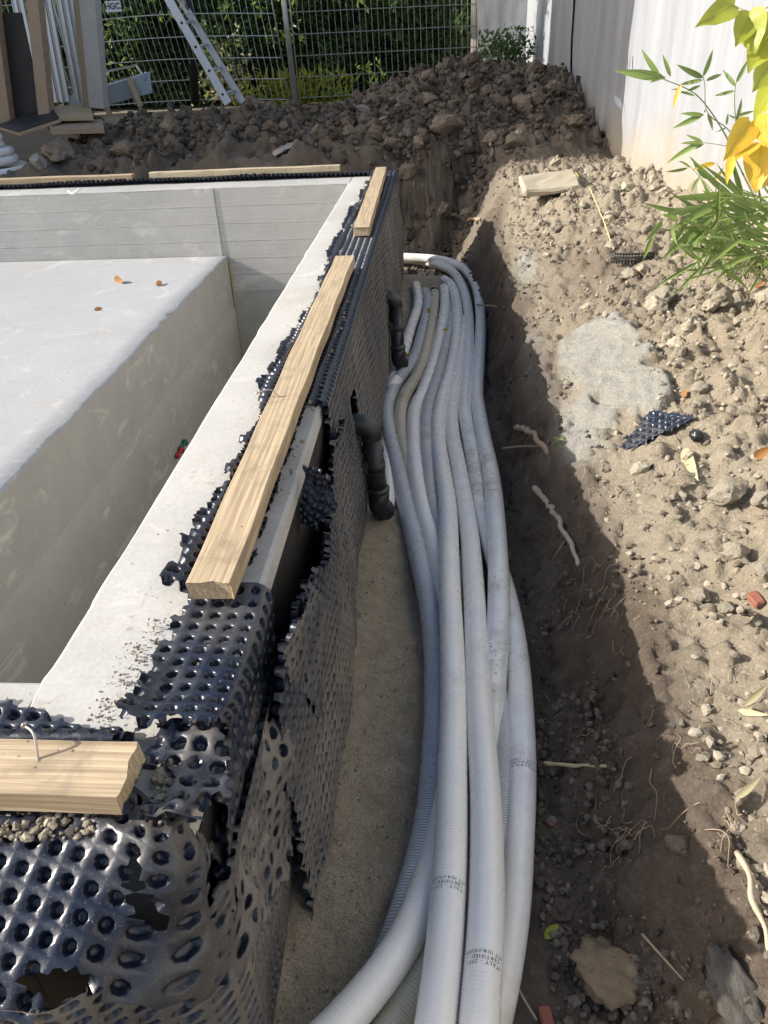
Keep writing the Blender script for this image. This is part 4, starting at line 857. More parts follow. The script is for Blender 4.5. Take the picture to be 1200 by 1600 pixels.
for j, (p, s_) in enumerate(zip(P1[k][:250], S1[k][:250])): stone('clod', p, s_, 'rock', size_word(s_, .022, .036) + ' tan clod ' + ('close to the shadow edge ' if p[0] < np.interp(p[1], YK, XE) + .18 else 'near the white wall foot ' if p[0] > 1.0 else 'midway up the sunlit bank ') + ('at lower right' if p[1] < 1.25 else 'below the dark membrane wedge' if p[1] < 1.85 else 'level with the pale patch' if p[1] < 2.7 else 'level with the bamboo' if p[1] < 3.7 else 'near the sunlit crest'), 'clod', 'tan clods on the sunlit bank', i=j % 6)
P1, S1 = spread(2600, -3.3, 1.15, 6.2, 8.7, .04, .12, 2.2, lambda x, y: mound(x, y) > .0); P1, S1 = P1[:150], S1[:150]
for j, (p, s_) in enumerate(zip(P1, S1)): stone('clod', p, s_, 'rockw', size_word(s_, .055, .085) + ' brown clod on the far earth heap, ' + ('far side ' if p[1] > 7.9 else 'middle ' if p[1] > 7.0 else 'near foot ') + ('at left end' if p[0] < -2.2 else 'by ladder foot' if p[0] < -1.6 else 'behind back wall' if p[0] < -.6 else 'behind pool corner' if p[0] < .3 else 'toward white wall'), 'clod', 'brown clods on the far earth heap', i=j % 6, sink=.3)
for px, py, wpx, mat, lab, i, sc in [
    (1030, 476, 25, 'rock', 'large rounded cream stone on the bank below the bamboo', 0, (1, 1, .8)),
    (955, 341, 12, 'rock', 'pale round stone on the bank left of the bamboo leaves', 1, (1, 1, .8)),
    (1110, 487, 16, 'rock', 'pale angular stone right of the large rounded cream stone', 2, (1, 1, .8)),
    (1135, 776, 30, 'rock', 'biggest rough clod on the sunlit bank near the right edge', 3, (1, 1, .9)),
    (1186, 786, 18, 'rock', 'cracked clod at the right edge beside the biggest rough clod', 4, (1, 1, .9)),
    (1098, 1185, 13, 'rock', 'flat cream pebble near the shadow edge at lower right', 5, (1, 1, .6)),
    (1100, 632, 20, 'rock', 'broad flat clod above the dark membrane wedge', 2, (1.2, 1, .5)),
    (1062, 556, 12, 'rock', 'upright clod on the upper rim of the pale patch', 4, (.8, 1, 1.1)),
    (1063, 1325, 22, 'rockw', 'dark clod in the shaded bank at lower right', 3, (1.1, 1, .8)),
    (958, 1530, 62, 'rockb', 'big rough brown boulder standing at the bottom edge beside the hoses', 1, (.72, 1.25, .9)),
    (1190, 905, 16, 'rock', 'cream stone at the right edge above the brick shard', 0, (1, 1, .8)),
    (1135, 955, 15, 'rock', 'grey white stone left of the brick shard', 2, (.8, 1, .9)),
    (62, 262, 15, 'rockg', 'pale faced angular stone at the left behind the back wall', 5, (1, 1, 1.1)),
    (94, 243, 28, 'rockw', 'wide low boulder left of the earth heap', 2, (1.3, 1, .7)),
    (135, 205, 26, 'rockw', 'reddish brown boulder near the black packaging', 4, (1, 1, .9)),
    (600, 186, 10, 'rockg', 'grey slab like stone on the far heap above the pool corner', 3, (1.5, 1, .4)),
    (446, 235, 18, 'rockg', 'flat light stone lying on the heap behind the back wall', 1, (1.5, 1, .35)),
    (570, 173, 13, 'rockg', 'small pale flat stone near the top of the heap', 4, (1.3, 1, .5))]:
    p = ground_at(px, py); Zd = (RC.T @ (p - CAMP))[2]; stone('stone', p, wpx * Zd / FPX * 1.08, mat, lab, 'stone', i=i, sc=sc)
# flat sandstone slab on the crest, grey concrete lump at the bottom right
p = ground_at(857, 302); V, F = bevbox(.34, .20, .045, .012, 1, 3, .010, 3); props(link('flat_stone', meshdata('flat_stone', V, F, M['rock'], False), None, p + [0, 0, .03], (.36, -.05, .12)), 'flat tan stone slab on the sunlit crest with a yellow leaf behind it', 'stone')
p = ground_at(1150, 1540); stone('concrete_block', p - [.0, 0, .035], .066, 'rockd', 'rough dark grey concrete lump in the shade at the bottom right corner', 'concrete lump', rz=.2, i=0, sc=(.85, 1.2, .7))
for px, py, s_, lab in [(1180, 942, .022, 'red brick shard on the sunlit bank at the right edge'), (862, 1288, .016, 'small red brown brick chip in the dark soil right of the hoses'), (850, 1592, .020, 'orange brick bit at the bottom edge between hoses and boulder')]:
    p = ground_at(px, py); V, F = bevbox(s_ * 1.5, s_, s_ * .6, s_ * .12, 1, 1, s_ * .12, int(px)); props(link('brick_piece', meshdata('brick_piece', V, F, M['brick'], False), None, p, (.2, .1, px)), lab, 'brick piece')

# ------------------------------------------------------------------ roots, sticks, leaves
def gpath(pts, lift=.004): return [np.array(ground_at(a, b)) + [0, 0, (c if len(q) else lift)] for a, b, *q in pts for c in [q[0] if q else 0]]
def root(pts, r0, r1, mat, label, cat='root', name='root', branches=(), lift=.004):
    P = gpath(pts, lift); C = spline(P, .008); rr = np.linspace(r0, r1, len(C)) * (1 + .18 * vn(np.arange(len(C)) * .6, np.zeros(len(C)) + C[0][0] * 50, 0, 190)); C = C + r0 * .55 * np.stack([vn(np.arange(len(C)) * .35, np.zeros(len(C)), 0, 191 + q) for q in range(3)], -1); V, F, _ = tube(C + [0, 0, lift], rr, 8)
    o = obj(name, V, F, mat); props(o, label, cat)
    for bp, br in branches:
        B = spline(gpath(bp), .008); V, F, _ = tube(B, np.linspace(br, br * .4, len(B)), 6); c = obj('root_branch', V, F, mat, o)
    return o
root([(832, 785, .05), (855, 815, .05), (880, 852, .045), (905, 895, .01)], .009, .006, M['rootp'], 'thick broken pale root poking out of the trench bank', branches=[([(862, 820, .04), (878, 838, .02)], .0015), ([(880, 860, .02), (862, 880, .0)], .0015)])
root([(803, 692, .06), (830, 697, .045), (858, 712, .0)], .010, .009, M['root'], 'stubby broken root in the bank beside the green sprout', branches=[([(786, 720, .05), (812, 716, .045), (840, 706, .02)], .006)])
root([(1146, 1345, .012), (1163, 1385, .015), (1168, 1425, .015), (1190, 1468, .012), (1196, 1500, .01)], .0048, .0036, M['rootp'], 'pale curving root along the shadow edge at lower right')
root([(848, 1204, .012), (900, 1207, .014), (945, 1206, .012)], .0045, .0028, M['straw'], 'flat dry stalk lying across the dark soil right of the hoses', 'stalk', 'stalk')
root([(703, 346, .04), (728, 349, .03), (752, 348, .02)], .013, .011, M['root'], 'short stick lying in the far end of the pit', 'stick', 'stick')
root([(918, 335, .12), (940, 365, .06), (958, 395, .01)], .003, .003, M['straw'], 'thin dry stalk leaning above the ribbed strip', 'stalk', 'stalk')
root([(742, 490, .05), (790, 492, .02)], .004, .003, M['root'], 'thin twig lying over the rightmost hose', 'stick', 'stick')
root([(1000, 1472, .012), (1030, 1500, .01), (1068, 1540, .006)], .0022, .0015, M['root'], 'thin grey root right of the big boulder')
root([(798, 1530, .012), (815, 1565, .012), (838, 1600, .008)], .0022, .002, M['root'], 'thin brown stalk at the bottom edge beside the hoses', 'stalk', 'stalk')
# hair roots: uncountable, one object
parts = []
for c0 in [(925, 910, 26, 30), (905, 1010, 30, 40), (890, 970, 25, 35), (830, 560, 26, 35), (820, 640, 24, 30), (870, 760, 24, 24), (950, 1010, 20, 20), (920, 960, 25, 30), (1010, 1180, 40, 30), (960, 1340, 24, 20), (985, 1310, 20, 14), (880, 1130, 30, 30), (840, 700, 20, 20), (1090, 1290, 40, 12), (780, 480, 20, 14), (1080, 1130, 40, 30)]:
    for k in range(7):
        px = c0[0] + RNG.normal() * c0[2]; py = c0[1] + RNG.normal() * c0[3]
        if px < 770 + max(0, py - 600) * .08: continue
        P = []; a = RNG.random() * 6.28; q = ground_at(px, py); l = .006 + .012 * RNG.random(); Q = q.copy()
        for j in range(6):
            z = height(np.array([Q[0]]), np.array([Q[1]]))[0] + .004 + .012 * RNG.random() * (j < 4); P.append([Q[0], Q[1], z]); a += RNG.normal() * .6; Q = Q + [l * math.cos(a) * .7, l * math.sin(a), 0]
        C = spline(P, .006); parts.append(tube(C, np.linspace(.0009, .0004, len(C)), 4)[:2])
V, F = merge(parts); props(obj('hair_roots', V, F, M['root'], local=False), 'fine hair roots dangling from the trench bank', 'roots', kind='stuff')

def leaf_data(kind):
    n = 9; t = np.linspace(0, 1, n)
    if kind == 'blade': wv = .075 * np.sin(np.clip(t * 1.02, 0, 1) ** .75 * PI) ** .8 + .002; droop = -.18 * t ** 2; fold = .35
    elif kind == 'broad': wv = .34 * np.sin(t ** .55 * PI) ** .75 * (1 - .15 * t) + .003; droop = -.14 * t ** 2 + .03 * np.sin(t * 9); fold = .22
    else: wv = .26 * np.sin(t ** .8 * PI) ** .8 + .004; droop = .25 * (t - .5) ** 2; fold = .3
    V = []
    for i in range(n):
        V += [(-wv[i], t[i], droop[i] + fold * wv[i] + (.02 * math.sin(i * 2.1) if kind == 'broad' else 0)), (-wv[i] * .5, t[i], droop[i] + fold * wv[i] * .35), (0, t[i], droop[i]), (wv[i] * .5, t[i], droop[i] + fold * wv[i] * .35), (wv[i], t[i], droop[i] + fold * wv[i] + (.02 * math.sin(i * 1.7 + 2) if kind == 'broad' else 0))]
    if kind == 'broad':
        V = np.array(V); V[0] += [-.10, -.06, 0]; V[4] += [.10, -.06, 0]; V[1] += [-.05, -.03, 0]; V[3] += [.05, -.03, 0]
    return np.array(V), grid_faces(n, 5)
LM = {}
def leafmesh(kind, mat):
    if (kind, mat) not in LM: V, F = leaf_data(kind); LM[(kind, mat)] = meshdata('leaf', V, F, M[mat], True)
    return LM[(kind, mat)]
def place_leaf(parent, base, tip, kind, mat, roll=0.0, wide=1.0, name='leaf', label=None, cat=None, group=None):
    base, tip = np.array(base, float), np.array(tip, float); d = tip - base; L = np.linalg.norm(d); yv = Vector(d / L)
    tocam = Vector(CAMP - base); zv = (tocam - yv * tocam.dot(yv)).normalized(); xv = yv.cross(zv); R3 = Matrix((xv, yv, zv)).transposed() @ Matrix.Rotation(roll, 3, 'Y')
    o = link(name, leafmesh(kind, mat), None); Mx = R3.to_4x4() @ Matrix.Diagonal((L * wide, L, L, 1)); Mx.translation = Vector(base)
    if parent is not None:
        o.parent = parent; Mx.translation = Vector(base) - parent.location
    o.matrix_local = Mx
    if label: props(o, label, cat, group)
    return o

# bamboo clump: stems and leaves
bc = at(1160, 415, z=0.0); bam = empty('bamboo_clump', bc, 'green bamboo clump with narrow leaves growing against the white wall at right', 'bamboo')
YB = 2.9
def stem(pts, r0, r1, par=bam, mat='stemg'):
    C = spline([at(a, b, y=c) for a, b, c in pts], .012); V, F, _ = tube(C, np.linspace(r0, r1, len(C)), 6); obj('stem', V, F, M[mat], par); return C
stem([(1190, 330, 2.85), (1150, 250, 2.9), (1130, 205, 2.9), (1090, 150, 2.9), (1040, 125, 2.9), (1000, 112, 2.9), (962, 110, 2.9)], .0035, .001)
stem([(1200, 300, 2.8), (1175, 262, 2.85), (1140, 205, 2.9), (1105, 175, 2.9), (1098, 120, 2.9), (1062, 104, 2.9)], .0025, .001)
stem([(1165, 240, 2.9), (1150, 190, 2.9), (1150, 130, 2.9), (1172, 92, 2.9)], .0022, .001)
stem([(1200, 250, 2.7), (1150, 232, 2.8), (1110, 224, 2.85), (1075, 222, 2.9)], .002, .001)
stem([(1190, 400, 2.8), (1130, 320, 2.85), (1080, 262, 2.9), (1060, 252, 2.9)], .002, .001)
stem([(1180, 420, 2.8), (1110, 345, 2.8), (1060, 330, 2.75), (1020, 375, 2.7), (1000, 400, 2.65)], .002, .001)
LV = [((1032, 120), (1000, 80)), ((1048, 120), (1036, 85)), ((1040, 122), (962, 110)), ((1040, 120), (1016, 127)), ((1098, 120), (1118, 75)), ((1098, 122), (1060, 103)), ((1098, 125), (1060, 132)), ((1103, 126), (1132, 113)), ((1150, 135), (1128, 107)), ((1148, 142), (1115, 150)), ((1150, 130), (1170, 92)), ((1065, 140), (1048, 138)), ((1074, 142), (1098, 132)), ((1085, 150), (1060, 140)), ((1100, 178), (1050, 202)), ((1100, 180), (1064, 176)), ((1105, 178), (1118, 205)), ((1100, 176), (1104, 168)), ((1135, 196), (1138, 175)), ((1135, 200), (1120, 205)), ((1150, 190), (1162, 152)), ((1150, 185), (1138, 180)), ((1095, 222), (1040, 255)), ((1098, 222), (1072, 210)), ((1098, 224), (1064, 222)), ((1100, 225), (1075, 236)), ((1075, 262), (1040, 272)), ((1078, 262), (1062, 248)), ((1105, 280), (1080, 250)), ((1110, 285), (1135, 262)), ((1080, 300), (1095, 270)), ((1150, 182), (1180, 172)), ((1142, 210), (1165, 196))]
for (a, b) in LV: place_leaf(bam, at(*a, y=2.9), at(*b, y=2.88 + .06 * RNG.random()), 'blade', 'bamboo', RNG.normal() * .5, 1.15)
for (a, b) in [((1064, 132), (1050, 168)), ((1118, 255), (1085, 262)), ((1128, 268), (1112, 290))]: place_leaf(bam, at(*a, y=2.88), at(*b, y=2.86), 'blade', 'yel2', .4, 1.5)
for k in range(230):
    a = RNG.random(); px = 1085 + 150 * RNG.random() ** .8; py = 305 + 115 * RNG.random(); yy_ = 2.45 + .5 * RNG.random()
    th = PI * (.62 + .75 * RNG.random()) if RNG.random() < .7 else RNG.random() * 6.28; Lp = 30 + 60 * RNG.random() ** 1.3
    b = (px + Lp * math.cos(th), py - Lp * math.sin(th) * .8); place_leaf(bam, at(px, py, y=yy_), at(b[0], b[1], y=yy_ - .08 + .12 * RNG.random()), 'blade', 'bamboo', RNG.normal() * .7, .42 + .35 * RNG.random())
for (a, b) in [((1135, 310), (1055, 350)), ((1120, 330), (1040, 400)), ((1075, 340), (1052, 385)), ((1060, 345), (1045, 335)), ((1052, 352), (1050, 378)), ((1110, 340), (1068, 398)), ((1125, 360), (1095, 405)), ((1020, 370), (1008, 398)), ((1140, 300), (1060, 318)), ((1035, 345), (1015, 372)), ((1100, 325), (1050, 330))]: place_leaf(bam, at(*a, y=2.55), at(*b, y=2.45), 'blade', 'bamboo', RNG.normal() * .4, .9)
for k in range(16): stem([(1130 + 70 * RNG.random(), 440 - 10 * RNG.random(), 2.62), (1120 + 80 * RNG.random(), 380, 2.65), (1080 + 110 * RNG.random(), 300 + 50 * RNG.random(), 2.65)], .0022, .001)

# yellow leaves on a branch hanging in from the right
yb = empty('leafy_branch', at(1215, 200, y=1.7), 'branch with big yellow and green heart shaped leaves hanging in at the upper right corner', 'branch')
C = stem([(1240, -40, 1.7), (1190, 18, 1.7), (1150, 10, 1.72), (1130, -2, 1.75)], .0018, .001, yb, 'root'); C = stem([(1250, 60, 1.7), (1215, 150, 1.7), (1200, 240, 1.7), (1185, 235, 1.7)], .0025, .001, yb, 'root')
for a, b, mat, wd, rl in [((1148, 8), (1092, 36), 'yel', .8, .3), ((1172, 22), (1152, 68), 'yel', 1.1, -.2), ((1172, 18), (1178, 82), 'yel', 1.2, .3), ((1212, 40), (1170, 108), 'yel', 1.1, .2), ((1205, 95), (1180, 140), 'yel', 1.1, -.3), ((1215, 130), (1178, 185), 'yel', .9, .5), ((1196, 178), (1198, 228), 'yel2', 1.3, .2), ((1172, 190), (1135, 248), 'yel2', .95, -.3), ((1190, 225), (1180, 300), 'yel2', 1.0, .1), ((1175, 222), (1150, 245), 'yel2', 1.2, .6), ((1205, 250), (1195, 292), 'yel2', .9, -.5), ((1146, 245), (1134, 285), 'yel2', .5, .4), ((1225, 20), (1190, 60), 'yel', 1.0, .2), ((1205, 200), (1230, 240), 'yel2', 1.0, .2)]:
    place_leaf(yb, at(*a, y=1.7), at(*b, y=1.66), 'broad', mat, rl, wd)

# fallen leaves
for a, b, mat, kd, lab in [((866, 290), (890, 286), 'yel2', 'oval', 'small yellow leaf behind the flat stone slab on the crest'), ((985, 440), (1000, 432), 'brown', 'oval', 'rusty red leaf bit above the rounded cream stone'), ((1067, 619), (1072, 630), 'brown', 'oval', 'curled brown leaf among the clods above the dark wedge'), ((1068, 706), (1078, 755), 'dryleaf', 'blade', 'pale dry bamboo leaf standing below the dark membrane wedge'), ((1160, 1110), (1200, 1085), 'dryleaf', 'blade', 'pale dry leaf at the right edge on the lower bank'), ((1150, 1120), (1190, 1135), 'dryleaf', 'blade', 'second dry leaf at the right edge, just under the first'), ((850, 1470), (870, 1455), 'yel', 'oval', 'dull yellow green leaf in the dark soil above the boulder'), ((1145, 1260), (1190, 1225), 'dryleaf', 'blade', 'dry straw coloured leaf on the lower bank by the right edge'), ((1178, 722), (1200, 715), 'brown', 'oval', 'orange leaf at the right edge above the rough clods'), ((905, 285), (880, 280), 'yel', 'oval', 'pale yellow leaf on the crest right of its slab'), ((1195, 445), (1175, 462), 'brown', 'oval', 'brown leaf under the bamboo at the right edge')]:
    A, B = ground_at(*a), ground_at(*b); A[2] += .008; B[2] += .016; place_leaf(None, A, B, kd, mat, .3, 1.3 if kd == 'blade' else 1.0, 'fallen_leaf', lab, 'leaf')
for a, b, lab in [((180, 437), (194, 440), 'tan leaf on the slab nearest the back wall, left of the other leaves'), ((243, 446), (252, 440), 'small brown leaf on the slab below the wall joint'), ((147, 484), (160, 481), 'orange leaf lying nearest on the pale slab')]:
    A, B = at(*a, z=-.412), at(*b, z=-.408); place_leaf(None, A, B, 'oval', 'brown', .2, 1, 'fallen_leaf', lab, 'leaf')
for a, b, lab in [((668, 484), (674, 487), 'tiny yellow leaf on the hose beside the taped one'), ((692, 515), (701, 514), 'yellow leaf stuck between two hoses near their ends'), ((632, 553), (639, 556), 'yellow brown leaf on the hose next to the farther black pipe')]:
    A, B = at(*a, z=-.56), at(*b, z=-.555); place_leaf(None, A, B, 'oval', 'yel2', .2, 1, 'fallen_leaf', lab, 'leaf')
# green sprout by the root
sp = empty('green_sprout', ground_at(872, 712), 'little green sprout growing out of the trench bank by the stubby root', 'sprout')
b0 = np.array(sp.location); V, F, _ = tube(spline([b0, b0 + [.005, 0, .03], b0 + [.012, .01, .055]], .008), .0015, 6); obj('stem', V, F, M['stemg'], sp)
for k in range(11): a = k * 2.4; q = b0 + [.002, 0, .01 + .004 * k]; place_leaf(sp, q, q + np.array([.022 * math.cos(a), .022 * math.sin(a), .006]), 'oval', 'bamboo', 0, .6)
# dry torn paper bit in the pit
for px, py, lab in [(775, 232, 'torn beige paper scrap in the soil left of the white wall'), (803, 230, 'crumpled beige paper scrap just right of the torn one')]:
    p = ground_at(px, py); V, F = rgrid((p[0] - .06, p[1], p[2] + .0), (.12, .05, .05), (0, .05, .07), 12, 10, .045, 26, (0.2, -1, .6), int(px)); props(obj('paper_scrap', V, F, simple('beige_paper', (0.42, 0.37, 0.27), 0.8), smooth=False), lab, 'paper')

# ------------------------------------------------------------------ white wall at the right
ww = empty('white_wall', (1.3, 6, 0), 'tall white sheet covered garden wall along the right side, brown stained at its foot', 'wall')
def m_white():
    k = NT('white_wall_sheet'); v = k.src('World'); sep = k.n('ShaderNodeSeparateXYZ'); g = k.n('ShaderNodeNewGeometry'); k.l(g.outputs['Position'], sep.inputs[0])
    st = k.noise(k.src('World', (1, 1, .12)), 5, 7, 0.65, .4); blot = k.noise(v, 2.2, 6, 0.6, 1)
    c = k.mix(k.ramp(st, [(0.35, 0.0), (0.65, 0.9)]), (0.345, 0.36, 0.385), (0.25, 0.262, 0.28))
    zz = k.math('ADD', sep.outputs[2], k.math('MULTIPLY', k.math('SUBTRACT', blot, .5), 0.7)); low = k.ramp(zz, [(0.0, 1.0), (0.33, 0.0)])
    c = k.mix(k.math('MULTIPLY', low, 0.75), c, (0.36, 0.29, 0.19)); s2 = k.noise(k.src('World', (1, 1, .18)), 9, 5, 0.6, .8)
    c = k.mix(k.math('MULTIPLY', k.ramp(s2, [(0.62, 0), (0.70, .7)]), k.ramp(blot, [(.45, 0), (.6, 1)])), c, (0.50, 0.40, 0.26))
    s3 = k.noise(k.src('World', (1, 1, .07)), 30, 3); c = k.mix(k.ramp(s3, [(0.66, 0), (0.72, .45)]), c, (0.33, 0.31, 0.29))
    return k.set(c, 0.6, k.bump(k.noise(v, 3, 5), .4, .02, k.bump(st, .25, .01)))
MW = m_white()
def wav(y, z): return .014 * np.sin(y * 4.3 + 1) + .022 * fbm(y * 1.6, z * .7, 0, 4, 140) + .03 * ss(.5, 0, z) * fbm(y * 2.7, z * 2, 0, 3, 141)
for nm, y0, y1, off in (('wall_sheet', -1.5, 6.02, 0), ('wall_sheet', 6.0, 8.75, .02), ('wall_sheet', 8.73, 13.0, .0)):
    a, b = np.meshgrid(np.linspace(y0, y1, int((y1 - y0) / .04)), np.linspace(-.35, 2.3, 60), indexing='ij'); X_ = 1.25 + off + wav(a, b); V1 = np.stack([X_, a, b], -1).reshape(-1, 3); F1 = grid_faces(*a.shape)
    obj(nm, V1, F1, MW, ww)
V, F = box(1.33, 1.55, -1.5, 13.2, -.35, 2.28); obj('masonry_core', V, F, simple('core_blocks', (0.4, 0.38, 0.35), .9), ww, smooth=False)
a, b = np.meshgrid(np.linspace(.56, 1.28, 30), np.linspace(-.2, 2.3, 40), indexing='ij'); V1 = np.stack([a, 13.0 + .01 * fbm(a * 4, b * 2, 0, 3, 142), b], -1).reshape(-1, 3); obj('wall_return', V1, grid_faces(*a.shape), MW, ww)
V, F = box(.57, 1.5, 13.03, 13.2, -.2, 2.28); obj('return_core', V, F, simple('core_blocks', (0.4, 0.38, 0.35), .9), ww, smooth=False)
for px, py, h_, lab in ((986, 208 - 105, 34, 0), (978, 98, 30, 1)):
    A, B = at(px, py - h_ / 2, x=1.222), at(px, py + h_ / 2, x=1.222); C = spline([A, (A + B) / 2 + [-.002, 0, 0], B], .02); V, F, _ = tube(C, .009 * np.sin(np.linspace(.15, 3.0, len(C))), 6); V[:, 0] = 1.232 + (V[:, 0] - V[:, 0].mean()) * .1; obj('torn_slit', V, F, M['dark'], ww)
# folded corner of the sheet sticking out
A = at(965, 145, x=1.21); V, F = rgrid(A + [0.02, -.02, -.04], (-.045, .03, .035), (.0, -.12, -.06), 8, 8, .01, 20, (-1, 0, 0), 4); obj('loose_corner', V, F, MW, ww)
# hollow dark block at the foot of the wall
p = at(910, 140, y=8.0); e = empty('hollow_block', (p[0], 8.0, p[2]), 'dark open box half buried at the foot of the white wall', 'box')
for bx_ in ((-.05, .05, -.1, -.09, -.12, .10), (-.05, -.04, -.09, .1, -.12, .10), (.04, .05, -.09, .1, -.12, .10), (-.05, .05, -.1, .1, .10, .112)):
    V, F = box(*bx_); link('panel', meshdata('panel', V, F, M['dark'], False), e)
# ivy bush in the corner
iv = empty('ivy_bush', at(790, 100, y=11.5), 'dark little bush in front of the far end of the white wall', 'bush')
def leaf_cloud(n_, fn, size, seed, aspect=.45, up=.4):
    """many folded leaf faces: 4 triangles each"""
    rg = np.random.default_rng(seed); P = fn(rg, n_); n_ = len(P); d = rg.normal(size=(n_, 3)); d[:, 2] -= up; d /= np.linalg.norm(d, axis=1)[:, None]
    s_ = rg.normal(size=(n_, 3)); s_ -= (s_ * d).sum(1)[:, None] * d; s_ /= np.linalg.norm(s_, axis=1)[:, None]; nn = np.cross(d, s_); L = size * (.6 + .8 * rg.random(n_))[:, None]
    V = np.stack([P, P + d * L * .45 + s_ * L * aspect * .5 + nn * L * .1, P + d * L * .5, P + d * L * .45 - s_ * L * aspect * .5 + nn * L * .1, P + d * L], 1)
    b = np.arange(n_)[:, None] * 5; F = np.concatenate([b + [0, 1, 2], b + [0, 2, 3], b + [1, 4, 2], b + [2, 4, 3]], 0); return V.reshape(-1, 3), F
c = np.array(iv.location)
V, F = leaf_cloud(900, lambda r, n_: c + np.clip(r.normal(size=(n_, 3)), -2, 2) * [.17, .15, .14] + [0, 0, .12], .07, 3); obj('foliage', V, F, M['hedge'], iv)['kind'] = 'stuff'
for k in range(5): V, F, _ = tube(spline([c + [0, 0, -.2], c + [.05 * (k - 2), 0, .1], c + [.09 * (k - 2), .0, .35]], .04), .006, 5); obj('stem', V, F, M['twig'], iv)

# ------------------------------------------------------------------ hedge, fence and things at the far end
hd = empty('laurel_hedge', (-1.5, 11.0, .15), 'tall dark green laurel hedge behind the wire fence with sunlit leaves', 'hedge')
def hedge_pts(r, n_):
    x = -7.5 + 7.85 * r.random(n_); z = .2 + 2.1 * r.random(n_); dep = r.random(n_) ** 2 * .55
    y = 10.75 + dep + .34 * fbm(x * 2.2, z * 2.2, 0, 3, 150) + .1 * ss(1.6, 2.3, z); return np.stack([x, y, z], -1)
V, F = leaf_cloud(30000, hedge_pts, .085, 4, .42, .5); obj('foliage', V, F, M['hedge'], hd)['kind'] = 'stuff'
V, F = rgrid((-7.6, 11.35, .1), (8.0, 0, 0), (0, 0, 2.1), 80, 30, .12, 2, (0, -1, 0), 151); obj('dark_backing', V, F, simple('hedge_inner', (0.012, 0.016, 0.008), .95), hd)  # near-black sheet standing in for the shaded depth of the hedge
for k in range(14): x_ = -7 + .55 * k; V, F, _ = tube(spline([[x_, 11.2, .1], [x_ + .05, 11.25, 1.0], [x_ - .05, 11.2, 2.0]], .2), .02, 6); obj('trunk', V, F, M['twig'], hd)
V, F = leaf_cloud(5000, lambda r, n_: (lambda x, z: np.stack([x, 10.42 + .25 * r.random(n_), z], -1)[(fbm(x * 2.3, z * 2.3, 0, 3, 152) > .12)])(-7 + 7.2 * r.random(n_), .3 + 2 * r.random(n_)), .085, 14, .42, .4); obj('sun_toned_leaves', V, F, M['hedge_sun'], hd)['kind'] = 'stuff'  # brighter leaf colour on the outer leaves, painting in sun highlights
gw = lambda r, n_: np.stack([-1.7 + .35 * np.clip(r.normal(size=n_), -2, 2), 10.15 + .12 * r.random(n_), .14 + .28 * r.random(n_) ** 1.5], -1)
V, F = leaf_cloud(520, gw, .13, 8, .22, -.9); props(obj('weeds', V, F, M['yel'], local=False), 'yellow green weeds in the sunlit gap at the foot of the hedge', 'weeds', kind='stuff')
V, F = leaf_cloud(260, lambda r, n_: np.stack([-.7 + .8 * r.random(n_), 10.2 + .15 * r.random(n_), .13 + .1 * r.random(n_)], -1), .07, 9, .5, -.3); props(obj('leaf_litter', V, F, M['brown'], local=False), 'brown leaf litter along the foot of the hedge', 'leaf litter', kind='stuff')
V, F = leaf_cloud(500, lambda r, n_: np.stack([-2.55 + .16 * r.normal(size=n_), 10.5 + .1 * r.random(n_), .45 + .2 * r.normal(size=n_)], -1), .06, 10, .6, .2); props(obj('pale_leaves', V, F, M['dryleaf'], local=False), 'pale sunlit leaves behind the fence next to the ladder foot', 'leaves', kind='stuff')

def fence_panel(x0, x1, y0, y1, label, lean=0.0, bow=0.0, z0=.22, h_=2.0, sx=.068, sz=.205, frame=.017, wm='wire'):
    e = empty('mesh_fence', ((x0 + x1) / 2, (y0 + y1) / 2, z0), label, 'fence', 'wire mesh fence panels along the hedge'); L = math.hypot(x1 - x0, y1 - y0); d = np.array([(x1 - x0) / L, (y1 - y0) / L])
    def P(s_, z):
        b = bow * math.sin(PI * s_ / L) * math.sin(PI * min(1, max(0, (z - z0) / h_))); return np.array([x0 + d[0] * s_ + lean * (z - z0), y0 + d[1] * s_ - b, z])
    parts = []
    for k in range(int(L / sx) + 1):
        parts.append(tube(np.array([P(k * sx, z0 + h_ * q) for q in np.linspace(0, 1, 9 if bow else 2)]), .0034, 4, False)[:2])
    V, F = merge(parts); o = obj('vertical_wires', V, F, M[wm], e); o['kind'] = 'stuff'
    for k in range(int(h_ / sz) + 1):
        z = z0 + k * sz; V, F, _ = tube(np.array([P(s_, z - .0 + (.03 * math.sin(s_ * 1.4) if bow else 0)) for s_ in np.linspace(0, L, 24)]), .0046, 4); obj('horizontal_wire', V, F, M[wm], e)
    for s_ in (0, L): V, F, _ = tube(np.array([P(s_, z0 - .1), P(s_, z0 + h_ + .1)]), frame, 10); obj('post', V, F, M['galv'], e)
fence_panel(-4.05, -1.68, 9.9, 9.75, 'bowed wire mesh fence panel at left behind the ladder, with a small white sign', lean=-.10, bow=.28, frame=.008)
fence_panel(-1.58, .44, 9.85, 10.3, 'straight wire mesh fence panel in the middle, darker against the hedge', lean=-.02, frame=.008, wm='wire_d')
fence_panel(-6.6, -4.15, 9.6, 9.95, 'wire mesh fence panel at the far left behind the steel channels', lean=-.10)
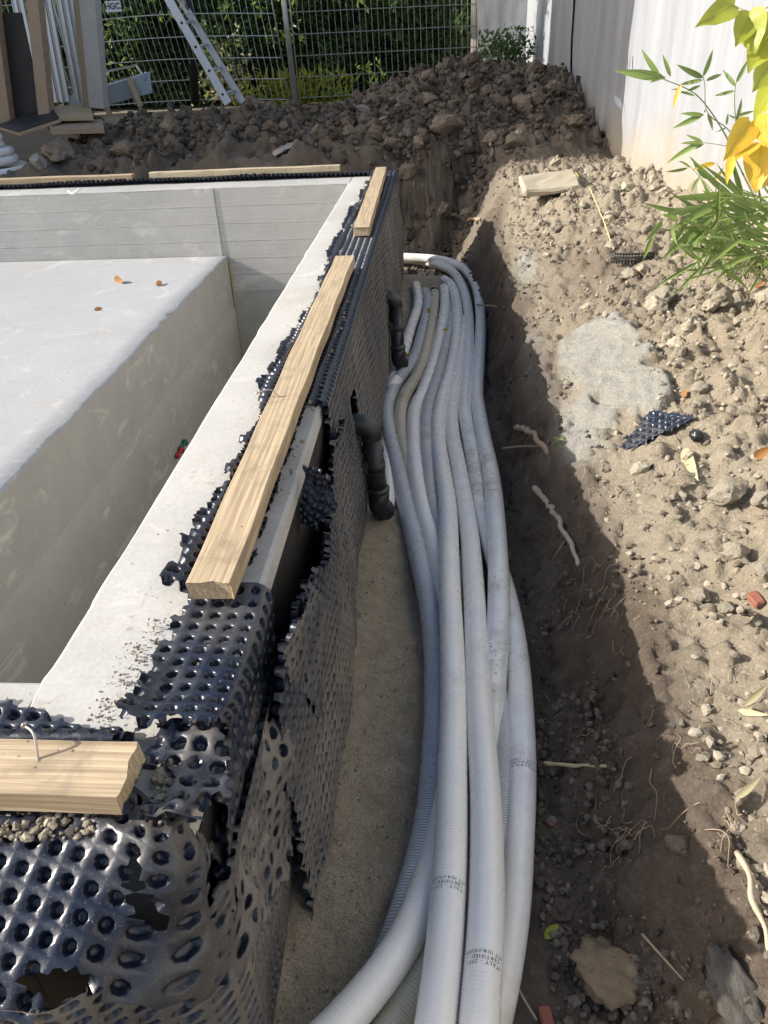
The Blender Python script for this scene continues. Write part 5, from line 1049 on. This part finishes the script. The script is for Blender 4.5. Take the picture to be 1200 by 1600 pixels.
# sign
p = at(177, 10, y=9.55); sg = empty('fence_sign', p, 'little white sign with dark capital letters wired to the mesh fence', 'sign')
V, F = box(-.085, .085, -.003, .003, -.05, .05); link('sign_plate', meshdata('sign_plate', V, F, M['white'], False), sg)
cu = bpy.data.curves.new('t', 'FONT'); cu.body = 'HGC.'; cu.size = .075; cu.align_x = 'CENTER'; cu.align_y = 'CENTER'; cu.extrude = .001; cu.offset = .0015; to = bpy.data.objects.new('t', cu); COL.objects.link(to)
mt = bpy.data.meshes.new_from_object(to.evaluated_get(bpy.context.evaluated_depsgraph_get())); bpy.data.objects.remove(to); mt.materials.clear(); mt.materials.append(M['ink']); mt.name = 'lettering'
link('lettering', mt, sg, (0, -.0055, 0), (PI / 2, 0, 0))
# ladder leaning left
ld = empty('ladder', at(360, 160, y=9.1), 'grey aluminium ladder leaning to the left against the mesh fence', 'ladder')
def bar(a, b, w_, d_, name, par, mat, seg=1):
    a, b = np.array(a, float), np.array(b, float); t = b - a; L = np.linalg.norm(t); t /= L; s_ = np.cross(t, [0, 1, 0]); s_ /= np.linalg.norm(s_); u_ = np.cross(s_, t)
    V = [c_ + s_ * i * w_ / 2 + u_ * j * d_ / 2 for c_ in (a, b) for i, j in ((-1, -1), (1, -1), (1, 1), (-1, 1))]; F = [(0, 1, 2, 3), (7, 6, 5, 4), (0, 4, 5, 1), (1, 5, 6, 2), (2, 6, 7, 3), (3, 7, 4, 0)]
    return obj(name, V, F, mat, par, smooth=False)
y1, y2 = 9.2, 9.05
RA0, RA1 = at(357, 162, y=y1 - .1), at(262, -4, y=y1 + .2); RB0, RB1 = at(380, 160, y=y2 + .35), at(283, 0, y=y2 + .65)
RA1 = RA0 + (RA1 - RA0) * 1.8; RB1 = RB0 + (RB1 - RB0) * 1.8
bar(RA0, RA1, .085, .03, 'rail', ld, M['alu']); bar(RB0, RB1, .07, .03, 'rail', ld, M['alu'])
for k in range(9):
    t = .055 + k * .125; A = RA0 + (RA1 - RA0) * (t - .004); B = RB0 + (RB1 - RB0) * (t + .012); V, F, _ = tube(np.array([A, B]), .016, 8); obj('rung', V, F, M['alu'], ld)
    A2 = A + [0, -.018, 0]; V, F, _ = tube(np.array([A2, A2 - [0, .004, 0]]), .013, 10); obj('rung_hole', V, F, M['dark'], ld)
V, F, _ = tube(np.array([at(305, 160, y=9.7), at(291, -60, y=9.7)]), .05, 8); props(obj('dark_post', V, F, M['dark']), 'dark brown post standing behind the ladder at the fence', 'post')
V, F, _ = tube(np.array([at(462, 162, y=9.3), at(443, 0, y=9.3), at(431, -100, y=9.3)]), .028, 10); props(obj('steel_post', V, F, M['galv']), 'slim light steel post standing in front of the middle of the hedge', 'post')
# timber and concrete props at the upper left
def prop_post(pts, w_, d_, mat, nm, label, cat, y=8.0, y2=None, extra=None):
    a, b = at(*pts[0], y=y), at(*pts[1], y=(y2 or y)); b = a + (b - a) * 1.9; e = empty(nm, a, label, cat); bar(a, b, w_, d_, 'shaft', e, mat)
    return e, a, b
e, a, b = prop_post([(155, 168), (140, 0)], .14, .14, M['conc'], 'leaning_post', 'thick pale post with an orange timber face near the upper left corner', 'post', 7.8); bar(a + [-.095, -.01, -.02], b + [-.095, -.01, 0], .05, .13, 'timber_face', e, M['wood_o'])
e, a, b = prop_post([(8, 195), (-18, 0)], .16, .12, M['wood_o'], 'formwork_panel', 'leaning timber formwork frame at the upper left edge, dark panel between its boards', 'formwork', 7.4)
bar(a + [.40, 0, .05], b + [.40, 0, 0], .10, .12, 'right_board', e, M['wood_o']); bar(a + [.22, .05, .02], at(10, 20, y=7.45), .26, .02, 'dark_panel', e, M['dark'])
for k, (x0, x1, n_, lab) in enumerate([((62, 162), (28, 0), 2, 'leftmost bundle of leaning galvanised steel channels'), ((92, 160), (62, 0), 3, 'middle and widest bundle of leaning galvanised steel channels'), ((127, 160), (98, 0), 3, 'rightmost darker bundle of leaning galvanised steel channels beside the thick post')]):
    e = empty('steel_channels', at(*x0, y=8.1), lab, 'steel channel', 'steel channels leaning at the upper left')
    for j in range(n_):
        a = at(*x0, y=8.1) + [j * .055 - .03, j * .01, 0]; b = at(*x1, y=8.2) + [j * .055 - .03, j * .01, 0]; b = a + (b - a) * 1.7
        bar(a, b, .042, .03, 'channel', e, M['galv']); bar(a + [-.021, -.018, 0], b + [-.021, -.018, 0], .006, .014, 'flange', e, M['galv']); bar(a + [.021, -.018, 0], b + [.021, -.018, 0], .006, .014, 'flange', e, M['galv'])
# blue grey trough on legs behind the heap
tr = empty('metal_trough', at(190, 135, y=8.6), 'pale blue grey metal trough with a handle frame standing behind the earth heap', 'trough')
A, B = at(115, 150, y=8.7), at(225, 118, y=8.5); d = (B - A)
V = [A + [0, -.15, 0], B + [0, -.15, 0], B + [0, -.1, -.16], A + [0, -.1, -.16], A + [0, .2, .03], B + [0, .2, .03], B + [0, .15, -.16], A + [0, .15, -.16]]
obj('trough_body', V, [(0, 1, 2, 3), (4, 7, 6, 5), (3, 2, 6, 7), (0, 3, 7, 4), (1, 5, 6, 2)], M['blue'], tr, smooth=False)
for q in (.45, .88): p = A + d * q; bar(p + [0, -.17, .01], p + [.05, -.14, -.24], .05, .03, 'leg', tr, M['wood_g'])
for pts_ in ([(165, 112), (213, 102)], [(213, 102), (228, 125)]): bar(at(*pts_[0], y=8.6), at(*pts_[1], y=8.5), .02, .02, 'handle_bar', tr, M['galv'])
# packaging and boards on the ground at left
def quad_slab(name, corners, th, mat, parent=None, label=None, cat=None):
    P = np.array([c_ for c_ in corners]); V = np.vstack([P, P - [0, 0, th]]); F = [(0, 1, 2, 3), (7, 6, 5, 4)] + [(i, i + 4, (i + 1) % 4 + 4, (i + 1) % 4) for i in range(4)]
    o = obj(name, V, F, mat, parent, smooth=False)
    if label: props(o, label, cat)
    return o
pk = empty('packaging_board', at(60, 195, y=7.2), 'black printed packaging board lying tilted on timber behind the white coil', 'board')
c4 = [at(-5, 195, y=7.25), at(80, 166, y=7.5), at(92, 184, y=7.2), at(28, 205, y=6.95)]
quad_slab('board_top', c4, .012, M['pack'], pk); quad_slab('kraft_backing', [p_ - [0, 0, .014] + [.02, -.02, 0] for p_ in c4], .02, M['osb'], pk)
quad_slab('chipboard_sheet', [at(80, 166, y=7.6), at(140, 163, y=7.9), at(146, 184, y=7.3), at(93, 185, y=7.2)], .02, M['osb'], None, 'light chipboard offcut with criss cross marks leaning beside the black board', 'board')
quad_slab('timber_plank', [at(70, 190, y=7.3), at(160, 186, y=7.5), at(162, 200, y=7.1), at(80, 202, y=7.0)], .04, M['wood_o'], None, 'weathered plank on the ground under the packaging board', 'plank')
# coil of white pipe
coil = empty('pipe_coil', at(10, 225, y=6.6), 'coil of white flexible pipe stacked at the left edge behind the back wall', 'coil')
cc = at(-18, 214, y=6.7); rr_ = .40
for k in range(5):
    a = np.linspace(0, 2 * PI, 60); offx = [.03, .03, .10, .12, .20][::-1][k]; z = .035 + .062 * k
    base = np.array([-4.05, 6.75, float(mound(np.array(-3.9), np.array(6.6))) + .01]); C = np.stack([base[0] + offx + rr_ * np.cos(a), base[1] + (.30) * np.sin(a), base[2] + z + .012 * np.sin(a + k)], -1)
    V, F, uv = tube(C, .033, 14, False); obj('coil_turn', V, F, M['hose'], coil, uv=uv)

# ------------------------------------------------------------------ outside the frame: the house and the tree that shade the scene
hs = empty('house', (-11, 6.3, 0), 'pale rendered two storey house left of the garden', 'house')
V, F = box(-14.5, -8, 4.9, 8.95, -.2, 6.6); obj('wall', V, F, M['render'], hs, smooth=False)
V = [(-14.8, 4.85, 6.6), (-7.8, 4.85, 6.6), (-7.8, 9.0, 6.6), (-14.8, 9.0, 6.6), (-14.8, 6.9, 8.2), (-7.8, 6.9, 8.2)]; obj('roof', V, [(0, 1, 5, 4), (2, 3, 4, 5), (0, 4, 3), (1, 2, 5), (3, 2, 1, 0)], M['roof'], hs, smooth=False)
for y_ in (5.8, 7.8):
    for z_ in (.9, 3.8):
        V, F = box(-7.997, -7.96, y_ - .5, y_ + .5, z_, z_ + 1.3); w_ = obj('window', V, F, M['white'], hs, smooth=False); V, F = box(-7.958, -7.95, y_ - .42, y_ + .42, z_ + .08, z_ + 1.22); obj('pane', V - np.array(hs.location), F, M['glass'], w_, smooth=False, local=False)
